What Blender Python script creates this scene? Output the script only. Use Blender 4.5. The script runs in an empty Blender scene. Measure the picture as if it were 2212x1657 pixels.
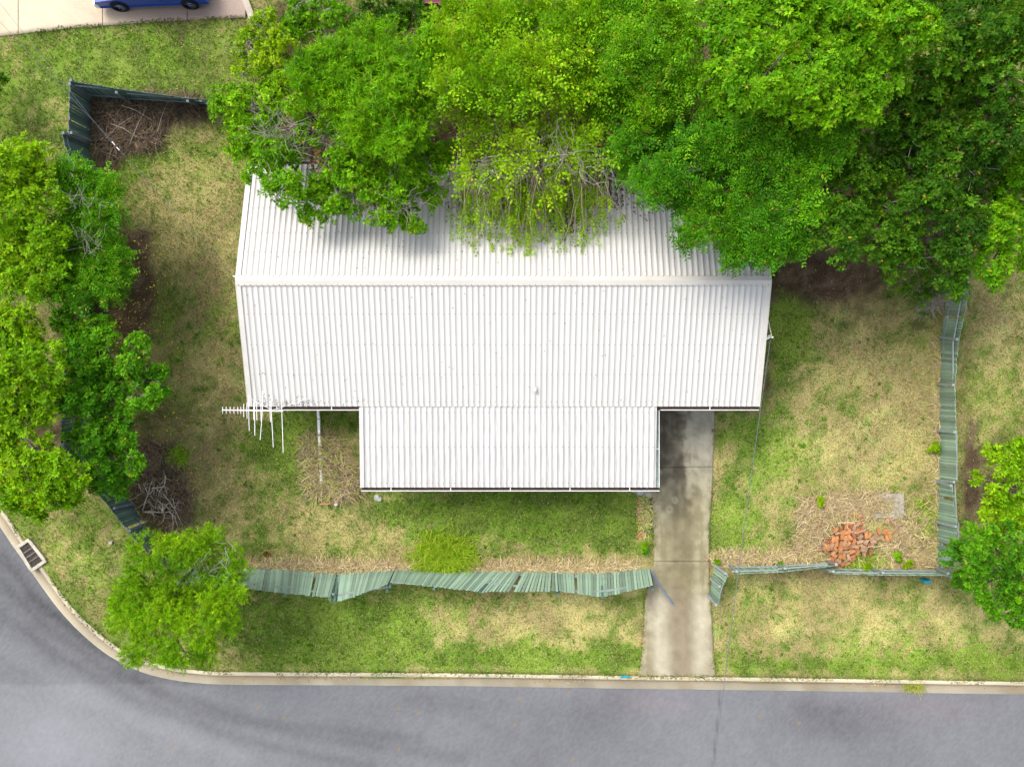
import bpy, bmesh, math, random
import numpy as np
from mathutils import Vector, Matrix

SC = bpy.context.scene
COL = SC.collection
random.seed(7)
RNG = np.random.default_rng(11)
S = 1534.0          # image scale: one radian of view in image pixels
H = 27.0            # height of the drone above the lawn

# ------------------------------------------------------------------ camera, sky, sun, exposure
cam_d = bpy.data.cameras.new("camera")
cam = bpy.data.objects.new("camera", cam_d)
COL.objects.link(cam)
cam.location = (0, 0, H)
cam.rotation_euler = (0, 0, 0)
cam_d.sensor_fit = 'HORIZONTAL'
cam_d.sensor_width = 36.0
cam_d.lens = S / 2212.0 * 36.0
cam_d.clip_start = 0.5
cam_d.clip_end = 2000
SC.camera = cam

SUN_EL, SUN_AZ = math.radians(52), math.atan2(-0.72, 0.69)
w = bpy.data.worlds.new("World")
SC.world = w
w.use_nodes = True
wn = w.node_tree
bg = wn.nodes["Background"]
sky = wn.nodes.new("ShaderNodeTexSky")
sky.sky_type = 'NISHITA'
sky.sun_disc = False
sky.sun_elevation = SUN_EL
sky.sun_rotation = SUN_AZ
sky.air_density = 1.0
sky.dust_density = 4.0
sky.ozone_density = 1.0
hs = wn.nodes.new("ShaderNodeHueSaturation")     # thin high cloud: a paler sky all over
hs.inputs["Saturation"].default_value = 0.5
wn.links.new(sky.outputs[0], hs.inputs["Color"])
wn.links.new(hs.outputs[0], bg.inputs[0])
bg.inputs[1].default_value = 0.15

sun_d = bpy.data.lights.new("sun", 'SUN')
sun_d.energy = 0.9
sun_d.angle = math.radians(24)
sun_d.color = (1.0, 0.95, 0.86)
sun = bpy.data.objects.new("sun", sun_d)
COL.objects.link(sun)
_d = Vector((-math.sin(SUN_AZ) * math.cos(SUN_EL), -math.cos(SUN_AZ) * math.cos(SUN_EL), -math.sin(SUN_EL)))
sun.rotation_euler = _d.to_track_quat('-Z', 'Y').to_euler()
sun.location = (0, 0, 60)

SC.view_settings.view_transform = 'Standard'
SC.view_settings.look = 'None'
SC.view_settings.exposure = 1.2
SC.view_settings.gamma = 1.0
SC.view_settings.use_curve_mapping = False

# ------------------------------------------------------------------ helpers
def P(u, v, z=0.0):
    """point at height z that the camera sees at image pixel (u, v)"""
    k = (H - z) / S
    return Vector(((u - 1106.0) * k, (828.5 - v) * k, z))


def PX(x, y):
    return 1106.0 + x * S / H, 828.5 - y * S / H


def _hash(ix, iy, seed):
    h = (ix.astype(np.int64) * 374761393 + iy.astype(np.int64) * 668265263 + seed * 974634541) & 0xFFFFFFFF
    h = ((h ^ (h >> 13)) * 1274126177) & 0xFFFFFFFF
    h = h ^ (h >> 16)
    return (h & 0xFFFFFF) / float(0xFFFFFF)


def vnoise(x, y, seed):
    ix, iy = np.floor(x), np.floor(y)
    fx, fy = x - ix, y - iy
    fx = fx * fx * (3 - 2 * fx)
    fy = fy * fy * (3 - 2 * fy)
    a, b = _hash(ix, iy, seed), _hash(ix + 1, iy, seed)
    c, d = _hash(ix, iy + 1, seed), _hash(ix + 1, iy + 1, seed)
    return (a * (1 - fx) + b * fx) * (1 - fy) + (c * (1 - fx) + d * fx) * fy


def fbm(x, y, size, seed, octs=4):
    s, a, t = 0.0, 1.0, 0.0
    for o in range(octs):
        f = (2.03 ** o) / size
        s = s + a * vnoise(x * f + 17.3 * o, y * f - 9.1 * o, seed + o * 31)
        t += a
        a *= 0.55
    return s / t


def sstep(a, b, t):
    t = np.clip((t - a) / (b - a), 0, 1)
    return t * t * (3 - 2 * t)


def lerp(a, b, t):
    a, b = np.asarray(a, float), np.asarray(b, float)
    t = np.asarray(t)[..., None]
    return a * (1 - t) + b * t


def make_mesh(name, verts, faces, mat=None, col=None, smooth=False, mats=None, midx=None):
    """fast mesh: verts (n,3), faces (m,k) with one k"""
    verts = np.ascontiguousarray(verts, dtype=np.float32).reshape(-1, 3)
    faces = np.ascontiguousarray(faces, dtype=np.int32)
    m, k = faces.shape
    me = bpy.data.meshes.new(name)
    me.vertices.add(len(verts))
    me.vertices.foreach_set("co", verts.ravel())
    me.loops.add(m * k)
    me.loops.foreach_set("vertex_index", faces.ravel())
    me.polygons.add(m)
    me.polygons.foreach_set("loop_start", np.arange(0, m * k, k, dtype=np.int32))
    if midx is not None:
        me.polygons.foreach_set("material_index", np.asarray(midx, dtype=np.int32))
    me.update(calc_edges=True)
    if smooth:
        me.polygons.foreach_set("use_smooth", np.ones(m, dtype=bool))
    if col is not None:
        at = me.attributes.new("Col", 'FLOAT_COLOR', 'POINT')
        c = np.ones((len(verts), 4), dtype=np.float32)
        c[:, :3] = col
        at.data.foreach_set("color", c.ravel())
    for mm in (mats or ([mat] if mat else [])):
        me.materials.append(mm)
    return me


def link(name, me, parent=None, **props):
    o = bpy.data.objects.new(name, me)
    COL.objects.link(o)
    if parent is not None:
        o.parent = parent
        pl = parent.location.copy()
        q = parent.parent
        while q is not None:
            pl += q.location
            q = q.parent
        o.location = -pl if me is not None else (0, 0, 0)
    for k, v in props.items():
        o[k] = v
    return o


def thing(name, label, category, loc=(0, 0, 0), group=None):
    o = bpy.data.objects.new(name, None)
    COL.objects.link(o)
    o.location = loc
    o.empty_display_size = 0.2
    o["label"] = label
    o["category"] = category
    if group:
        o["group"] = group
    return o


class MB:
    """collects boxes, tubes and polygons in world coordinates, then builds one mesh"""
    def __init__(self):
        self.v, self.f = [], []

    def poly(self, *pts):
        n = len(self.v)
        self.v += [tuple(p) for p in pts]
        self.f.append(tuple(range(n, n + len(pts))))
        return self

    def box(self, c, sx, sy, sz, ax=None, ay=None, az=None):
        c = Vector(c)
        ax = Vector(ax).normalized() if ax is not None else Vector((1, 0, 0))
        ay = Vector(ay).normalized() if ay is not None else Vector((0, 1, 0))
        az = Vector(az).normalized() if az is not None else Vector((0, 0, 1))
        n = len(self.v)
        for k in (-1, 1):
            for j in (-1, 1):
                for i in (-1, 1):
                    self.v.append(tuple(c + ax * (i * sx / 2) + ay * (j * sy / 2) + az * (k * sz / 2)))
        for q in ((0, 2, 3, 1), (4, 5, 7, 6), (0, 1, 5, 4), (2, 6, 7, 3), (0, 4, 6, 2), (1, 3, 7, 5)):
            self.f.append(tuple(n + i for i in q))
        return self

    def beam(self, a, b, wd, ht, up=(0, 0, 1)):
        a, b = Vector(a), Vector(b)
        d = (b - a)
        L = d.length
        d.normalize()
        side = d.cross(Vector(up))
        if side.length < 1e-4:
            side = d.cross(Vector((1, 0, 0)))
        side.normalize()
        u = side.cross(d)
        return self.box((a + b) / 2, L, wd, ht, d, side, u)

    def tube(self, pts, rad, n=8, cap=True):
        pts = [Vector(p) for p in pts]
        if not hasattr(rad, '__len__'):
            rad = [rad] * len(pts)
        base = len(self.v)
        prev = None
        for i, p in enumerate(pts):
            d = (pts[min(i + 1, len(pts) - 1)] - pts[max(i - 1, 0)]).normalized()
            if prev is None:
                s = d.cross(Vector((0, 0, 1)))
                if s.length < 1e-3:
                    s = d.cross(Vector((1, 0, 0)))
            else:
                s = prev - d * prev.dot(d)
            s.normalize()
            prev = s
            t = d.cross(s)
            for k in range(n):
                a = 2 * math.pi * k / n
                self.v.append(tuple(p + (s * math.cos(a) + t * math.sin(a)) * rad[i]))
        for i in range(len(pts) - 1):
            for k in range(n):
                a, b = base + i * n + k, base + i * n + (k + 1) % n
                self.f.append((a, b, b + n, a + n))
        if cap:
            self.f.append(tuple(base + k for k in reversed(range(n))))
            self.f.append(tuple(base + (len(pts) - 1) * n + k for k in range(n)))
        return self

    def mesh(self, name, mat, smooth=False):
        me = bpy.data.meshes.new(name)
        me.from_pydata(self.v, [], self.f)
        me.materials.append(mat)
        if smooth:
            for p in me.polygons:
                p.use_smooth = True
        me.update()
        return me

    def obj(self, name, mat, parent=None, smooth=False, bevel=0, **props):
        o = link(name, self.mesh(name, mat, smooth), parent, **props)
        if bevel:
            b = o.modifiers.new("bevel", 'BEVEL')
            b.width = bevel
            b.segments = 2
        return o


# ------------------------------------------------------------------ materials
def new_mat(name):
    m = bpy.data.materials.new(name)
    m.use_nodes = True
    nt = m.node_tree
    return m, nt, nt.nodes["Principled BSDF"]


def mat_plain(name, rgb, rough=0.6, spec=0.3, var=0.12, scale=6.0, metal=0.0, bump=0.0, per_object=0.0, stretch=(1, 1, 1), coords='Object'):
    m, nt, b = new_mat(name)
    N = nt.nodes.new
    b.inputs["Roughness"].default_value = rough
    b.inputs["Specular IOR Level"].default_value = spec
    b.inputs["Metallic"].default_value = metal
    tc = N("ShaderNodeTexCoord")
    mp = N("ShaderNodeMapping")
    mp.inputs["Scale"].default_value = stretch
    no = N("ShaderNodeTexNoise")
    no.inputs["Scale"].default_value = scale
    no.inputs["Detail"].default_value = 5
    nt.links.new(tc.outputs[coords], mp.inputs[0])
    nt.links.new(mp.outputs[0], no.inputs["Vector"])
    r = N("ShaderNodeMapRange")
    r.inputs["From Min"].default_value = 0.3
    r.inputs["From Max"].default_value = 0.7
    r.inputs["To Min"].default_value = 1 - var
    r.inputs["To Max"].default_value = 1 + var
    nt.links.new(no.outputs["Fac"], r.inputs[0])
    fac = r.outputs[0]
    if per_object:
        oi = N("ShaderNodeObjectInfo")
        r2 = N("ShaderNodeMapRange")
        r2.inputs["To Min"].default_value = 1 - per_object
        r2.inputs["To Max"].default_value = 1 + per_object
        nt.links.new(oi.outputs["Random"], r2.inputs[0])
        mu = N("ShaderNodeMath")
        mu.operation = 'MULTIPLY'
        nt.links.new(fac, mu.inputs[0])
        nt.links.new(r2.outputs[0], mu.inputs[1])
        fac = mu.outputs[0]
    mx = N("ShaderNodeVectorMath")
    mx.operation = 'SCALE'
    mx.inputs[0].default_value = rgb
    nt.links.new(fac, mx.inputs["Scale"])
    nt.links.new(mx.outputs[0], b.inputs["Base Color"])
    if bump:
        bp = N("ShaderNodeBump")
        bp.inputs["Strength"].default_value = bump
        bp.inputs["Distance"].default_value = 0.01
        nt.links.new(no.outputs["Fac"], bp.inputs["Height"])
        nt.links.new(bp.outputs[0], b.inputs["Normal"])
    return m


def mat_attr(name, rough=0.8, spec=0.2, var=0.15, scale=40.0, bump=0.3, transl=0.0, obj_jit=0.0):
    """base colour from the mesh's own colour attribute, with a fine grain"""
    m, nt, b = new_mat(name)
    N = nt.nodes.new
    b.inputs["Roughness"].default_value = rough
    b.inputs["Specular IOR Level"].default_value = spec
    at = N("ShaderNodeAttribute")
    at.attribute_name = "Col"
    out = at.outputs["Color"]
    if var:
        tc = N("ShaderNodeTexCoord")
        no = N("ShaderNodeTexNoise")
        no.inputs["Scale"].default_value = scale
        no.inputs["Detail"].default_value = 4
        nt.links.new(tc.outputs["Object"], no.inputs["Vector"])
        r = N("ShaderNodeMapRange")
        r.inputs["From Min"].default_value = 0.3
        r.inputs["From Max"].default_value = 0.7
        r.inputs["To Min"].default_value = 1 - var
        r.inputs["To Max"].default_value = 1 + var
        nt.links.new(no.outputs["Fac"], r.inputs[0])
        mx = N("ShaderNodeVectorMath")
        mx.operation = 'SCALE'
        nt.links.new(out, mx.inputs[0])
        nt.links.new(r.outputs[0], mx.inputs["Scale"])
        out = mx.outputs[0]
        if bump:
            bp = N("ShaderNodeBump")
            bp.inputs["Strength"].default_value = bump
            bp.inputs["Distance"].default_value = 0.02
            nt.links.new(no.outputs["Fac"], bp.inputs["Height"])
            nt.links.new(bp.outputs[0], b.inputs["Normal"])
    nt.links.new(out, b.inputs["Base Color"])
    if transl:
        tr = N("ShaderNodeBsdfTranslucent")
        mv = N("ShaderNodeVectorMath")
        mv.operation = 'MULTIPLY'
        mv.inputs[1].default_value = (1.45, 1.25, 0.4)
        nt.links.new(out, mv.inputs[0])
        nt.links.new(mv.outputs[0], tr.inputs["Color"])
        ms = N("ShaderNodeMixShader")
        ms.inputs[0].default_value = transl
        nt.links.new(b.outputs[0], ms.inputs[1])
        nt.links.new(tr.outputs[0], ms.inputs[2])
        nt.links.new(ms.outputs[0], nt.nodes["Material Output"].inputs["Surface"])
    return m


M_ground = mat_attr("lawn_ground", rough=0.95, spec=0.03, var=0.42, scale=26, bump=0.6)
M_blade = mat_attr("grass_blade", rough=0.8, spec=0.05, var=0, transl=0.25)
M_leaf = mat_attr("leaf", rough=0.6, spec=0.12, var=0, transl=0.36)
M_straw = mat_attr("dry_stalk", rough=0.8, spec=0.15, var=0)
M_road = mat_attr("asphalt", rough=0.9, spec=0.1, var=0.13, scale=75, bump=0.3)
M_conc = mat_attr("stained_concrete", rough=0.85, spec=0.2, var=0.12, scale=30, bump=0.25)
M_kerb = mat_plain("kerb_concrete", (0.40, 0.36, 0.29), 0.85, 0.2, 0.2, 5.0, bump=0.2)
M_pan = mat_plain("roof_pan", (0.505, 0.495, 0.470), 0.42, 0.4, 0.08, 2.2, stretch=(2.5, 0.25, 0.25), per_object=0.03)
M_rib = mat_plain("roof_rib", (0.49, 0.472, 0.42), 0.5, 0.35, 0.06, 3.0, stretch=(1, 0.4, 0.4))
M_pan2 = mat_plain("weathered_roof_pan", (0.425, 0.412, 0.392), 0.5, 0.35, 0.22, 3.5, stretch=(2.5, 0.35, 0.35), per_object=0.04)
M_rib2 = mat_plain("weathered_roof_rib", (0.46, 0.445, 0.425), 0.5, 0.35, 0.06, 3.0)
M_cap = mat_plain("cream_flashing", (0.49, 0.468, 0.42), 0.45, 0.4, 0.05, 2.0)
M_gutter = mat_plain("white_gutter", (0.62, 0.61, 0.59), 0.4, 0.4, 0.05, 4.0)
M_gutin = mat_plain("dark_gutter_bed", (0.05, 0.032, 0.026), 0.9, 0.1, 0.3, 14.0)
M_gutalgae = mat_plain("gutter_algae", (0.20, 0.27, 0.25), 0.8, 0.2, 0.25, 8.0)
M_wall = mat_plain("wall_cladding", (0.52, 0.50, 0.44), 0.8, 0.2, 0.08, 3.0)
M_glass = mat_plain("window_glass", (0.03, 0.04, 0.045), 0.08, 0.6, 0.05, 1.0)
M_screw = mat_plain("rusty_screw", (0.16, 0.09, 0.05), 0.8, 0.2, 0.3, 30.0)
M_pale = mat_plain("green_paling", (0.215, 0.31, 0.23), 0.85, 0.15, 0.28, 5.0, stretch=(4, 4, 0.6), per_object=0.32)
M_rail = mat_plain("grey_rail", (0.24, 0.28, 0.26), 0.9, 0.15, 0.3, 9.0)
M_pdark = mat_plain("dark_teal_paling", (0.095, 0.155, 0.135), 0.85, 0.15, 0.3, 5.0, stretch=(4, 4, 0.6), per_object=0.34)
M_rdark = mat_plain("dark_rail", (0.16, 0.19, 0.21), 0.9, 0.15, 0.3, 9.0)
M_plinth = mat_plain("mossy_plinth", (0.30, 0.27, 0.13), 0.9, 0.1, 0.3, 9.0)
M_bark = mat_plain("bark", (0.13, 0.105, 0.085), 0.95, 0.1, 0.3, 8.0, bump=0.5)
M_twig = mat_plain("grey_twig", (0.33, 0.29, 0.25), 0.9, 0.15, 0.25, 6.0)
M_alu = mat_plain("pale_aluminium", (0.78, 0.74, 0.74), 0.35, 0.5, 0.04, 4.0, metal=0.2)
M_white = mat_plain("white_plastic", (0.8, 0.8, 0.78), 0.4, 0.4, 0.05, 6.0)
M_vine = mat_plain("pale_vine", (0.42, 0.34, 0.22), 0.85, 0.15, 0.25, 5.0)
M_bar = mat_plain("rusty_bar", (0.13, 0.10, 0.09), 0.8, 0.2, 0.2, 8.0)
M_cable = mat_plain("grey_cable", (0.10, 0.11, 0.13), 0.6, 0.3, 0.1, 6.0)
M_bricks = [mat_plain("orange_brick", (0.41, 0.185, 0.078), 0.9, 0.1, 0.22, 14.0, per_object=0.16, bump=0.3),
            mat_plain("red_brick", (0.31, 0.125, 0.065), 0.9, 0.1, 0.22, 14.0, per_object=0.16, bump=0.3),
            mat_plain("mortar_stained_brick", (0.34, 0.215, 0.135), 0.9, 0.1, 0.25, 14.0, per_object=0.16, bump=0.3)]
M_rock = mat_plain("grey_rock", (0.36, 0.37, 0.34), 0.9, 0.1, 0.3, 9.0, bump=0.6)
M_sand = mat_plain("sandstone", (0.42, 0.27, 0.13), 0.9, 0.1, 0.3, 9.0, bump=0.6)
M_slabgrey = mat_plain("old_concrete", (0.32, 0.30, 0.25), 0.9, 0.15, 0.25, 10.0, bump=0.3)
M_pit_shade = mat_plain("pit_shade", (0.035, 0.028, 0.028), 0.7, 0.3, 0.2, 8.0)
M_blue = mat_plain("blue_paint", (0.01, 0.06, 0.32), 0.25, 0.5, 0.03, 2.0)
M_tyre = mat_plain("tyre_rubber", (0.015, 0.015, 0.017), 0.85, 0.2, 0.1, 9.0)
M_alloy = mat_plain("alloy_rim", (0.55, 0.56, 0.60), 0.3, 0.5, 0.05, 3.0, metal=0.7)
M_lamp = mat_plain("lamp_lens", (0.7, 0.7, 0.7), 0.15, 0.5, 0.03, 3.0)
M_maroon = mat_plain("maroon_metal", (0.16, 0.035, 0.055), 0.5, 0.3, 0.12, 2.0)
M_pole = mat_plain("blue_pole_paint", (0.15, 0.20, 0.30), 0.5, 0.3, 0.12, 4.0)
M_terra = mat_plain("terracotta", (0.45, 0.17, 0.07), 0.85, 0.15, 0.2, 9.0)
M_teal = mat_plain("teal_paint", (0.02, 0.25, 0.32), 0.6, 0.3, 0.1, 9.0)
M_hose = mat_plain("orange_hose", (0.50, 0.22, 0.12), 0.7, 0.2, 0.2, 9.0)

# ------------------------------------------------------------------ layout of the street and the ground, from image pixels
KERB_PX = [(-150, -400), (-135, 300), (-110, 800), (-62, 975), (-25, 1060), (18, 1118), (46, 1160), (75, 1200), (110, 1250), (150, 1303),
           (195, 1350), (250, 1394), (310, 1424), (370, 1440), (430, 1447.5), (520, 1451), (900, 1453), (1200, 1457),
           (1380, 1460), (1560, 1462), (1900, 1467), (2212, 1472), (2900, 1482), (5200, 1516)]


def smooth_path(pts, step=0.3):
    """Catmull-Rom resampling of 2D points"""
    out = []
    n = len(pts)
    for i in range(n - 1):
        p0, p1, p2, p3 = pts[max(i - 1, 0)], pts[i], pts[i + 1], pts[min(i + 2, n - 1)]
        L = (Vector(p2) - Vector(p1)).length
        k = max(1, int(L / step)) if L < 12 else max(1, int(L / 4))
        for j in range(k):
            t = j / k
            q = []
            for c in range(2):
                a, b, cc, d = p0[c], p1[c], p2[c], p3[c]
                if L > 6:
                    q.append(b + (cc - b) * t)
                else:
                    q.append(0.5 * (2 * b + (cc - a) * t + (2 * a - 5 * b + 4 * cc - d) * t * t + (3 * b - a - 3 * cc + d) * t ** 3))
            out.append((q[0], q[1]))
    out.append(tuple(pts[-1]))
    return out


KERB = smooth_path([tuple(P(u, v).xy) for u, v in KERB_PX])
KN = []
for i in range(len(KERB)):
    a, b = Vector(KERB[max(i - 1, 0)]), Vector(KERB[min(i + 1, len(KERB) - 1)])
    d = (b - a).normalized()
    KN.append(Vector((d.y, -d.x)))          # towards the road


def kerb_off(o):
    return [(KERB[i][0] + KN[i].x * o, KERB[i][1] + KN[i].y * o) for i in range(len(KERB))]


def in_poly(x, y, poly):
    inside = np.zeros(x.shape, bool)
    px = [p[0] for p in poly]
    py = [p[1] for p in poly]
    j = len(poly) - 1
    for i in range(len(poly)):
        if py[i] != py[j]:
            c = ((py[i] > y) != (py[j] > y)) & (x < (px[j] - px[i]) * (y - py[i]) / (py[j] - py[i]) + px[i])
            inside ^= c
        j = i
    return inside


FAR_W = -22.16 - 9.5        # far side of the side street
FAR_S = -11.3 - 9.5         # far side of the main street
ROAD_OUT = [(KERB[-1][0], FAR_S - 0.8), (FAR_W, FAR_S), (FAR_W, KERB[0][1])]
road_poly = kerb_off(0.03) + ROAD_OUT

DRIVE_PX = [(1406, 850, 1543.5), (1407, 890, 1543), (1407.5, 1009, 1540), (1408, 1075, 1537), (1412, 1150, 1533), (1413, 1213, 1531), (1400, 1262, 1533), (1394, 1300, 1535),
            (1389, 1395, 1541), (1385, 1430, 1543), (1378, 1460.5, 1547)]
drive_poly = [tuple(P(a, v).xy) for a, v, b in DRIVE_PX] + [tuple(P(b, v).xy) for a, v, b in reversed(DRIVE_PX)]
NB_PX = [(-500, 150), (0, 79), (150, 62), (300, 51), (420, 43), (530, 40), (548, 48), (560, 40), (505, -60), (480, -400), (-500, -400)]
nb_poly = [tuple(P(u, v).xy) for u, v in NB_PX]
HX0, HX1 = -9.05, 8.49
HY0, HYR, HY1 = -0.787, 3.37, 7.53
ZE, ZR = 2.60, 3.72
PX0, PX1, PY0, PZ0 = -5.23, 4.985, -3.60, 2.38

# (u, v, ru, rv, amount) in image pixels
GREEN_AND_SHADE = [(1130, 1105, 270, 45, .75), (1120, 1180, 300, 50, .18), (1250, 1100, 150, 60, .2), (1620, 930, 70, 60, .35), (1690, 720, 50, 130, .45), (1640, 1000, 80, 60, .2),  # also puts shade right of house, below gutter and on verge into colour
         (240, 130, 320, 70, .35), (60, 240, 120, 90, .25), (420, 105, 150, 35, .3), (330, 200, 200, 40, .25), (420, 330, 110, 40, .2), (570, 960, 60, 60, .25), (620, 1000, 40, 80, .25),
         (560, 1180, 40, 40, .3), (650, 930, 60, 40, .3), (750, 900, 60, 40, .2), (800, 1360, 110, 90, .5), (690, 1400, 140, 50, .4), (1150, 1420, 330, 28, .4), (1340, 1415, 60, 28, .4),
         (1700, 1438, 260, 16, .3), (2100, 1425, 200, 16, .3), (190, 1190, 40, 120, .15), (270, 360, 60, 50, .35), (1850, 870, 60, 60, .2), (1760, 1010, 40, 60, .1), (1560, 1000, 30, 200, .12), (1440, 1200, 30, 90, .1), (480, 550, 60, 200, .08),
         (1560, 1130, 100, 60, .12), (1780, 1090, 60, 50, .15), (620, 1330, 120, 60, .2)]
DRY = [(1180, 1335, 180, 45, .3), (1900, 1340, 330, 60, .25), (1880, 780, 110, 120, .15), (1900, 950, 120, 120, .16), (720, 1150, 200, 50, .2), (950, 1226, 480, 20, 1.1), (1880, 1218, 330, 24, .9), (450, 560, 110, 330, .28), (1830, 860, 200, 230, .22), (430, 980, 90, 120, .2),
       (2030, 950, 30, 300, .4), (1840, 1130, 140, 80, .45), (160, 190, 100, 60, .15), (2160, 760, 60, 120, .3), (720, 1010, 70, 90, .4), (1548, 1080, 14, 180, .35), (860, 1120, 120, 40, .1), (480, 1050, 120, 60, .15), (170, 1240, 80, 90, .15), (560, 1230, 60, 30, .3), (420, 420, 120, 60, .1)]
SOIL_SHADE = [(250, 640, 55, 130, 1.2), (300, 570, 42, 90, .8), (280, 690, 50, 60, .9), (350, 860, 40, 90, .45), (310, 260, 110, 60, .75), (230, 340, 40, 60, .6), (1790, 590, 130, 50, .8), (1700, 580, 60, 50, .8),  # bare soil and litter, plus tree and eave shade put into the colour
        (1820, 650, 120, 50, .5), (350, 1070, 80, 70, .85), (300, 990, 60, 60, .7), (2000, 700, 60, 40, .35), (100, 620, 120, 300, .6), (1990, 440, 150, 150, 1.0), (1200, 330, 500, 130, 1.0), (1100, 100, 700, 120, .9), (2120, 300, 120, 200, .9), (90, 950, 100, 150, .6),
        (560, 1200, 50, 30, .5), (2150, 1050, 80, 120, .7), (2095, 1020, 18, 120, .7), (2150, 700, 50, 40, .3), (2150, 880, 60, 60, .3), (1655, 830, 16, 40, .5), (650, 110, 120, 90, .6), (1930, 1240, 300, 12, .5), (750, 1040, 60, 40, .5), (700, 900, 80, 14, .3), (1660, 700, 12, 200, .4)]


PALE = [(1830, 960, 220, 230, .9), (1900, 1350, 420, 110, 1.0), (1050, 1360, 420, 90, .8), (900, 1170, 420, 70, .55), (180, 1230, 110, 110, .6), (200, 180, 300, 110, .5), (1600, 1100, 90, 150, .6), (2170, 800, 60, 120, .3)]  # brighter light on right yard, front and verges, put into the ground colour


def blobs(u, v, L):
    s = np.zeros_like(u)
    for (a, b, ra, rb, k) in L:
        s = s + k * np.exp(-(((u - a) / ra) ** 2 + ((v - b) / rb) ** 2))
    return s


def ground_rgb(x, y):
    u, v = PX(x, y)
    n1 = fbm(x, y, 2.6, 3, 4)
    n2 = fbm(x, y, 0.55, 23, 4)
    n3 = fbm(x, y, 0.22, 51, 3)
    n4 = fbm(x, y, 1.3, 77, 3)
    g = 0.52 + blobs(u, v, GREEN_AND_SHADE) - blobs(u, v, DRY) * .65 + (n1 - .5) * 0.5 + (n2 - .5) * 0.65 + (n3 - .5) * 0.9
    g = sstep(0.22, 0.78, g)
    tan = lerp((.30, .265, .105), (.215, .18, .078), sstep(.35, .7, n4))
    tan = lerp(tan, (.40, .355, .175), sstep(.58, .8, n3) * .6)
    grn = lerp((.090, .185, .010), (.055, .118, .008), sstep(.35, .65, n2))
    grn = lerp(grn, (.17, .26, .03), sstep(.5, .7, n1) * .6)
    c = lerp(tan, grn, g * .85)
    s = sstep(.28, .78, blobs(u, v, SOIL_SHADE) + (n2 - .5) * .7 + (n3 - .5) * .35)
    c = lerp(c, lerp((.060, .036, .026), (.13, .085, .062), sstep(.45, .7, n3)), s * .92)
    pale = np.clip(blobs(u, v, PALE), 0, 1)[..., None]
    return c * (.96 + .42 * pale), g, s


def dense_axis(lo, hi, step, far):
    a = list(np.arange(lo, hi + 1e-6, step))
    s, x = step, a[-1]
    hi_part = []
    while x < far:
        s *= 1.55
        x += s
        hi_part.append(x)
    s, x = step, a[0]
    lo_part = []
    while x > -far:
        s *= 1.55
        x -= s
        lo_part.append(x)
    return np.array(lo_part[::-1] + a + hi_part)


def grid_mesh(name, xs, ys, zfun, mat, colfun):
    X, Y = np.meshgrid(xs, ys)
    x, y = X.ravel(), Y.ravel()
    z = zfun(x, y)
    nx, ny = len(xs), len(ys)
    idx = np.arange(nx * ny).reshape(ny, nx)
    f = np.stack([idx[:-1, :-1], idx[:-1, 1:], idx[1:, 1:], idx[1:, :-1]], -1).reshape(-1, 4)
    return make_mesh(name, np.stack([x, y, z], 1), f, mat, colfun(x, y), smooth=True)


drop_poly = kerb_off(0.22) + ROAD_OUT
def ground_z(x, y):
    z = (fbm(x, y, 3.0, 5, 3) - .5) * .03
    z = np.where(in_poly(x, y, drop_poly), -0.55, z)
    d = in_poly(x, y, drive_poly) | in_poly(x, y, nb_poly)
    return np.where(d, -0.06, z - 0.012)


gx = dense_axis(-22.5, 22.5, 0.18, 420)
gy = dense_axis(-17.5, 17.5, 0.18, 420)
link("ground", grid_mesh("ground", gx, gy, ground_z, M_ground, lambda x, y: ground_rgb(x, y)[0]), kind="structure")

# the strip of turf behind the kerb
o1, o0 = kerb_off(-0.42), kerb_off(0.0)
vs, fs = [], []
for i in range(len(KERB)):
    vs += [(o1[i][0], o1[i][1], -0.03), ((o1[i][0] + o0[i][0]) / 2, (o1[i][1] + o0[i][1]) / 2, 0.012), (o0[i][0], o0[i][1], 0.012), (o0[i][0], o0[i][1], -0.3)]
    if i:
        for k in range(3):
            fs.append(((i - 1) * 4 + k, (i - 1) * 4 + k + 1, i * 4 + k + 1, i * 4 + k))
vs = np.array(vs)
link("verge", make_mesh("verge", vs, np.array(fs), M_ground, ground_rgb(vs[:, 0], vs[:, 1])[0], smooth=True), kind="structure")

# kerb and gutter pan
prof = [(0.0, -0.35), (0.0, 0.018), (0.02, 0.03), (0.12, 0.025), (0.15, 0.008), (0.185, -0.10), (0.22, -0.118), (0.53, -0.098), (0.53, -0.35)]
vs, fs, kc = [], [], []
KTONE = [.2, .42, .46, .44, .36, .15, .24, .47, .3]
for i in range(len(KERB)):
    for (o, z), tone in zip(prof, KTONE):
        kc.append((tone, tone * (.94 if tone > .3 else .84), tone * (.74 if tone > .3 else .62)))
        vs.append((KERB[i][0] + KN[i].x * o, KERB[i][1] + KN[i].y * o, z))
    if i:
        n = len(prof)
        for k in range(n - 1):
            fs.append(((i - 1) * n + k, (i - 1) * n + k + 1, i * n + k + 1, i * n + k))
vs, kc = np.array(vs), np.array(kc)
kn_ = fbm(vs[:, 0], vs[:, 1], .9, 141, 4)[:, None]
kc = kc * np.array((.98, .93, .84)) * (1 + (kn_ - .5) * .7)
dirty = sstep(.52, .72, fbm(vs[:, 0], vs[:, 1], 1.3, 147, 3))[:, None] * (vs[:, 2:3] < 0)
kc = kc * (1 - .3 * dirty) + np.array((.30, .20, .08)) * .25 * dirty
link("kerb", make_mesh("kerb", vs, np.array(fs), M_conc, kc), kind="structure")

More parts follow.
